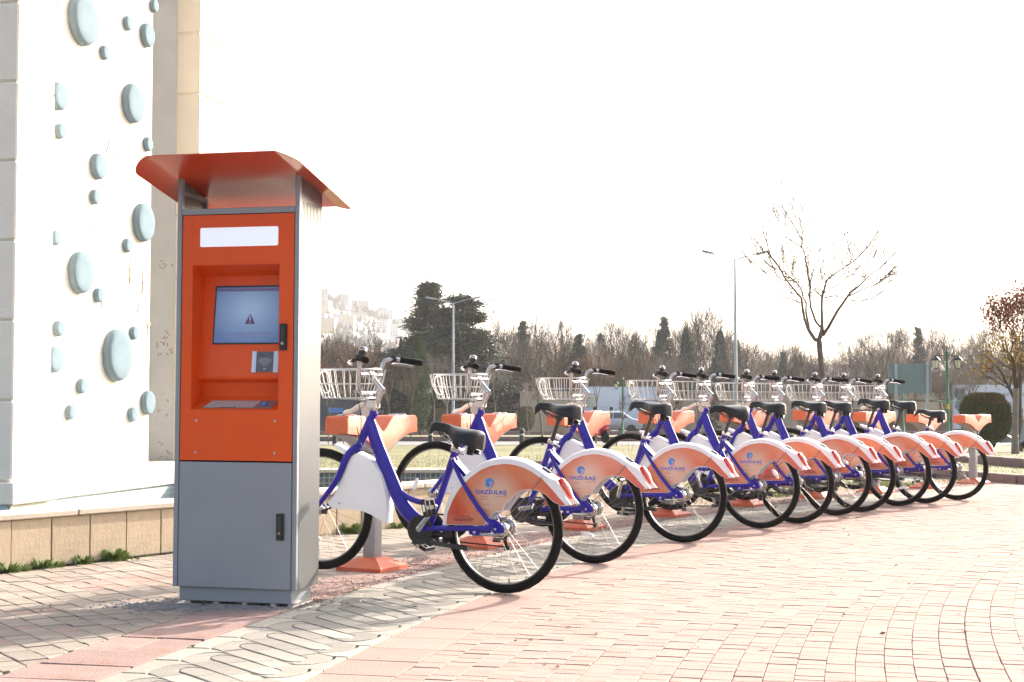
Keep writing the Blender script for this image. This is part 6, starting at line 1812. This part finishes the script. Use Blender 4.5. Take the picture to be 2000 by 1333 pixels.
# car, seen from behind-side under the third dock
y = 96
cr = empty('silver_car'); put(cr, 1196, y, 'silver hatchback parked below the white truck behind the third dock', 'car', rz=0)
b = MB()
body = [(-1.9, .35), (-1.95, .75), (-1.7, .95), (-1.1, 1.05), (-.6, 1.45), (.6, 1.5), (1.25, 1.05), (1.85, .92), (1.98, .6), (1.9, .32)]
bm = bmesh.new(); vv = [bm.verts.new((p[0], -.8, p[1])) for p in body]; f_ = bm.faces.new(vv); r_ = bmesh.ops.extrude_face_region(bm, geom=[f_])
for v in r_['geom']:
    if isinstance(v, bmesh.types.BMVert): v.co.y = .8
bmesh.ops.recalc_face_normals(bm, faces=bm.faces); bmesh.ops.bevel(bm, geom=bm.edges[:], offset=.09, segments=2, profile=.5, affect='EDGES', clamp_overlap=True)
bm.verts.index_update(); b.add([v.co[:] for v in bm.verts], [[v.index for v in f.verts] for f in bm.faces]); bm.free()
b.build('body', M['carw'], cr)
for xs_ in ((-1.0, -.5, -.42, -.1), (0, 0, .55, .55)): pass
b = MB(); b.prism([(-.98, 1.04), (-.58, 1.38), (-.05, 1.41), (-.05, 1.04)], -.815, -.79); b.prism([(.02, 1.04), (.02, 1.41), (.55, 1.40), (.98, 1.06)], -.815, -.79); b.build('window', M['carglass'], cr, smooth=None)
for x in (-1.2, 1.2): MB().lathe([(.15, -.1), (.31, -.1), (.31, .1), (.15, .1)], 20, Matrix.Translation((x, -.72, .31)), axis='y').build('wheel', M['rubber'], cr)
for x in (-1.93, 1.9): MB().cbox(x-.05, x+.05, -.79, -.5, .65, .8, .02).build('tail_light', M['redlens'], cr)
MB().box(-.35, .35, -.83, -.815, .5, .56).build('door_strip', M['redpaint'], cr, smooth=None)
# scooters
def scooter(col):
    t = empty('scooter')
    for x in (-.55, .6): 
        w = MB().lathe([(.10, -.05), (.22, -.055), (.24, 0), (.22, .055), (.10, .05)], 20, Matrix.Translation((x, 0, .24)), axis='y').build('wheel', M['rubber'], t)
    b = MB(); b.prism([(-.8, .45), (-.75, .62), (-.3, .68), (-.1, .5), (.2, .32), (.35, .32), (.42, .8), (.50, .85), (.56, .5), (.42, .24), (-.2, .22), (-.45, .4)], -.13, .13); b.build('body_shell', M[col], t)
    MB().cbox(-.72, -.05, -.14, .14, .66, .76, .03, 2).build('seat', M['leather'], t)
    MB().cbox(.4, .82, -.08, .08, .42, .50, .03, 2).build('front_fender', M[col], t)
    b = MB(); b.tube([(.60, 0, .25), (.46, 0, .95)], .03, 8); b.tube([(.42, -.33, .98), (.46, 0, .95), (.42, .33, .98)], .018, 8); b.build('handlebar', M['lampblack'], t)
    MB().cbox(.44, .56, -.10, .10, .80, .96, .04, 2).build('headlight', M['lampglass'], t)
    for s in (-1, 1):
        MB().lathe([(0, -.01), (.06, -.01), (.065, .01), (0, .015)], 14, Matrix.Translation((.45, s*.3, 1.15)), axis='x').build('mirror', M['lampblack'], t)
        MB().tube([(.43, s*.25, .98), (.45, s*.3, 1.12)], .008, 5).build('mirror_stalk', M['lampblack'], t)
    b = MB(); b.prism([(.50, .96), (.56, .96), (.50, 1.22), (.47, 1.22)], -.13, .13); b.build('windscreen', M['carw'], t)
    return t
sc1 = scooter('redpaint'); put(sc1, 1167, 48, 'red scooter half hidden below the third dock beside a thin trunk', 'scooter', rz=R(-70))
sc2 = scooter('bluesilver'); put(sc2, 1966, 33.5, 'silver blue scooter half hidden behind the big round bush', 'scooter', rz=R(-25), sc=.82)
# bollards
def bollard():
    t = empty('bollard'); MB().lathe([(.075, -.05), (.07, .38), (.085, .40), (.085, .44), (.07, .50), (.03, .53), (0, .535)], 14).build('bollard_post', M['lampblack'], t)
    MB().lathe([(.072, .30), (.076, .31), (.076, .34), (.072, .35)], 14).build('bollard_ring', M['galv'], t); return t
bo0 = bollard()
for i, (px, y, lb) in enumerate(((841, 43.2, 'short black bollard on the lawn path above the second front wheel'), (1019, 43.0, 'short black bollard left of the third front wheel'), (655, 43.6, 'short black bollard seen under the first basket'), (1545, 43.5, 'short black bollard behind the crowded blue frames'), (1690, 43.3, 'short black bollard right of the crowded far frames'))):
    o = bo0 if i == 0 else copy_tree(bo0); put(o, px, y, lb, 'bollard', 'black bollards along the footpath', sc=(1, 1, .95))
# railing / bench frame left
rl = empty('low_railing'); put(rl, 672, 46, 'low thin black railing left of the first dock', 'railing')
b = MB(); b.tube([(-1.2, 0, .50), (.65, 0, .50)], .02, 5); b.tube([(-1.2, 0, .12), (.65, 0, .12)], .02, 5); b.build('rail', M['lampblack'], rl)
for x in (-1.2, -.85, -.5, -.35, .0, .25, .6): MB().tube([(x, 0, -.05), (x, 0, .50)], .017, 5).build('upright', M['lampblack'], rl)
# young trees standing on the lawns
yg = bare_tree(401, 3.6, 5, .38, .55, 'barkpale', 'barkpale', trunk_f=.42, minr=.0035, r0=.035)
yg2 = bare_tree(402, 3.4, 5, .5, .4, 'bigbark', 'bark', trunk_f=.5, minr=.0035, r0=.038)
yg3 = bare_tree(403, 3.6, 5, .7, .4, 'barkpale', 'barkpale', trunk_f=.38, minr=.004, r0=.045)
YT = [(yg3, 1060, 640, 44.5, 0, 'slim bare young tree rising beside the third basket'), (yg, 1164, 655, 48, 0, 'bare pale sapling rising in front of the fir and truck'), (yg2, 1203, 742, 42, .25, 'leaning dark stake like sapling in front of the truck'), (yg, 966, 700, 75, 0, 'thin pale sapling above the second handlebar grip'),
      (yg2, 803, 690, 62, 0, 'thin sapling with pale trunk right of the first handlebar'), (yg2, 762, 680, 66, -.06, 'thin dark sapling with reddish twigs above the first dock'), (yg, 847, 690, 88, 0, 'whitish sapling just left of the second basket'), (yg3, 873, 668, 90, 0, 'whitish upright sapling in front of the pines'),
      (yg2, 1394, 745, 78, 0, 'stubby sapling before the beige wall'), (yg3, 1885, 650, 58, 0, 'bare vase shaped young tree in front of the banner'), (yg, 1032, 740, 84, 0, 'white stemmed sapling before the beige building'), (yg2, 643, 735, 80, 0, 'dim sapling at the left end above the first basket'), (yg, 1300, 700, 92, 0, 'pale leaning sapling left of the evergreen columns'),
      (yg3, 1478, 690, 96, 0, 'spreading orange brown sapling above the crowded baskets'), (yg2, 1560, 720, 90, 0, 'thin sapling left of the large bare tree'), (yg, 1700, 690, 88, 0, 'pale sapling left of the sign back')]
seen = set()
for o0, px, ty, y, ln, lb in YT:
    first = id(o0) not in seen; seen.add(id(o0))
    o = o0 if first else copy_tree(o0)
    h = zpix(ty, y)/3.5*1.02
    wv = h*(.75 if o0 is not yg3 else .9)
    put(o, px, y, lb, 'tree', 'young trees on the lawns', sc=(wv, wv, h), rz=px*1.3)
    if ln: o.rotation_euler = (0, ln, 0)
    o.name = 'young_tree'
for k_ in (yg, yg2, yg3):
    if '_h' in k_: pass

# ------------------------------------------------------------------ FAR CITY ON ITS HILL
hb_ = MB()
NX, NY = 60, 14
rows = []
q_ = random.Random(8)
for i in range(NX+1):
    x = -900 + 1800*i/NX; r_ = []
    for j in range(NY+1):
        y = 700 + 700*j/NY
        h = 42*math.exp(-((x+150)/105)**2)*min(1, max(0, (y-700)/260)) + 26*math.exp(-((x-250)/280)**2)*min(1, max(0, (y-700)/300)) + 14*math.exp(-((x-30)/120)**2)*min(1, max(0, (y-700)/300)) - 3.6
        r_.append((x, y, h - (4 if j == 0 else 0)))
    rows.append(r_)
hb_.grid([r_ for r_ in rows]); hb_.f = [tuple(reversed(f)) for f in hb_.f]
tag(hb_.build('hills', M['hill'], smooth=60), kind='structure')
def hz(x, y): return 74*math.exp(-((x+150)/105)**2)*min(1, max(0, (y-700)/260)) + 26*math.exp(-((x-250)/280)**2)*min(1, max(0, (y-700)/300)) + 14*math.exp(-((x-30)/120)**2)*min(1, max(0, (y-700)/300)) - 3.6
def city_block(w, d, h, m='city', nf=4, nw=4):
    t = empty('city_building')
    MB().box(-w/2, w/2, -d/2, d/2, -6, h).build('wall', M[m], t, smooth=None)
    MB().box(-w/2-.3, w/2+.3, -d/2-.3, d/2+.3, h+.01, h+.6).build('roof', M['cityroof'], t, smooth=None)
    b = MB()
    for i in range(nw):
        for j in range(nf):
            x = -w/2 + w*(i+.5)/nw; z = h*(j+.55)/nf
            b.box(x-w/nw*.28, x+w/nw*.28, -d/2-.12, -d/2+.05, z-h/nf*.24, z+h/nf*.24)
    tag(b.build('windows', M['window'], t, smooth=None), kind='stuff'); return t
y = 900
big = empty('white_apartment_block'); x = px_x(669, y); z0 = zpix(640, y) + zg(y)
big.location = (x, y, z0); tag(big, 'large white block with a yellow stripe on the hazy hilltop beside the minaret', 'building')
s_ = y/2778
MB().box(-20*s_, 22*s_, 0, 14, -12, 24*s_).build('wall', M['city'], big, smooth=None)
for a_, c_ in ((2, 11), (17, 21)): MB().box(a_*s_, c_*s_, -.3, -.05, 6*s_, 24*s_).build('yellow_stripe', M['cityy'], big, smooth=None)
MB().box(-14*s_, 12*s_, 2, 12, 24*s_+.01, 27*s_).build('roof_storey', M['city'], big, smooth=None)
mn = empty('minaret'); mn.location = (px_x(681, y+10), y+10, z0 + 22*s_); tag(mn, 'slender pointed minaret above the hilltop block', 'minaret')
MB().lathe([(1.2, -10), (1.1, 6), (1.8, 6.6), (1.8, 7.6), (.85, 8), (.8, 12), (.9, 12.2), (0, 19)], 10).build('tower', M['city'], mn, smooth=30)
blk = [city_block(14, 12, 13), city_block(20, 14, 10, nw=6, nf=3), city_block(11, 11, 18, nf=6, nw=3), city_block(16, 12, 15, 'cityy', 5, 5)]
ub = [False]*4
q_ = random.Random(12)
for i in range(64):
    k_ = q_.choice([0, 1, 2, 0, 1, 3])
    if i < 46: px = q_.uniform(560, 800); y = q_.uniform(760, 1000)
    else: px = q_.uniform(1440, 1780); y = q_.uniform(900, 1150)
    x = px_x(px, y)
    if abs(px-669) < 24 and y < 915: continue
    o = blk[k_] if not ub[k_] else copy_tree(blk[k_]); ub[k_] = True
    o.location = (x, y, hz(x, y)); o.rotation_euler = (0, 0, q_.uniform(-.5, .5)); o.scale = (q_.uniform(.45, .8),)*2 + (q_.uniform(.28, .5),)
    tag(o, 'pale hazy city block among many on the far left hillside' if i < 46 else 'pale hazy city block on the far low ridge behind the large bare tree', 'building', 'far city blocks on the left hill' if i < 46 else 'far city blocks on the right ridge')
for k_, u in enumerate(ub):
    if not u: print('unused block', k_)
# trees on the far ridge
b = MB()
for i in range(9000):
    y = q_.uniform(720, 1150); x = px_x(q_.uniform(450, 2150), y); z = hz(x, y); h = q_.uniform(2, 5); w2 = q_.uniform(.6, 1.6)
    b.tint = q_.random(); b.add([(x-w2, y, z), (x+w2, y, z), (x+q_.uniform(-1, 1), y, z+h)], [(0, 1, 2)])
tag(b.build('far_woods', mat('far_woods', (.09, .085, .065), .95, tint=.4), smooth=None), kind='stuff')

# ------------------------------------------------------------------ THE AIR
hm = bpy.data.materials.new('haze_air'); hm.use_nodes = True
nt = hm.node_tree; nt.nodes.remove(nt.nodes['Principled BSDF'])
pv = nt.nodes.new('ShaderNodeVolumePrincipled'); pv.inputs['Density'].default_value = 0.00028; pv.inputs['Color'].default_value = (.95, .95, .97, 1); pv.inputs['Anisotropy'].default_value = 0.3
nt.links.new(pv.outputs[0], nt.nodes['Material Output'].inputs['Volume'])
hz_ = MB().box(-1300, 1300, -60, 1450, -6.0, 90).build('haze', hm, smooth=None)
tag(hz_, kind='stuff')
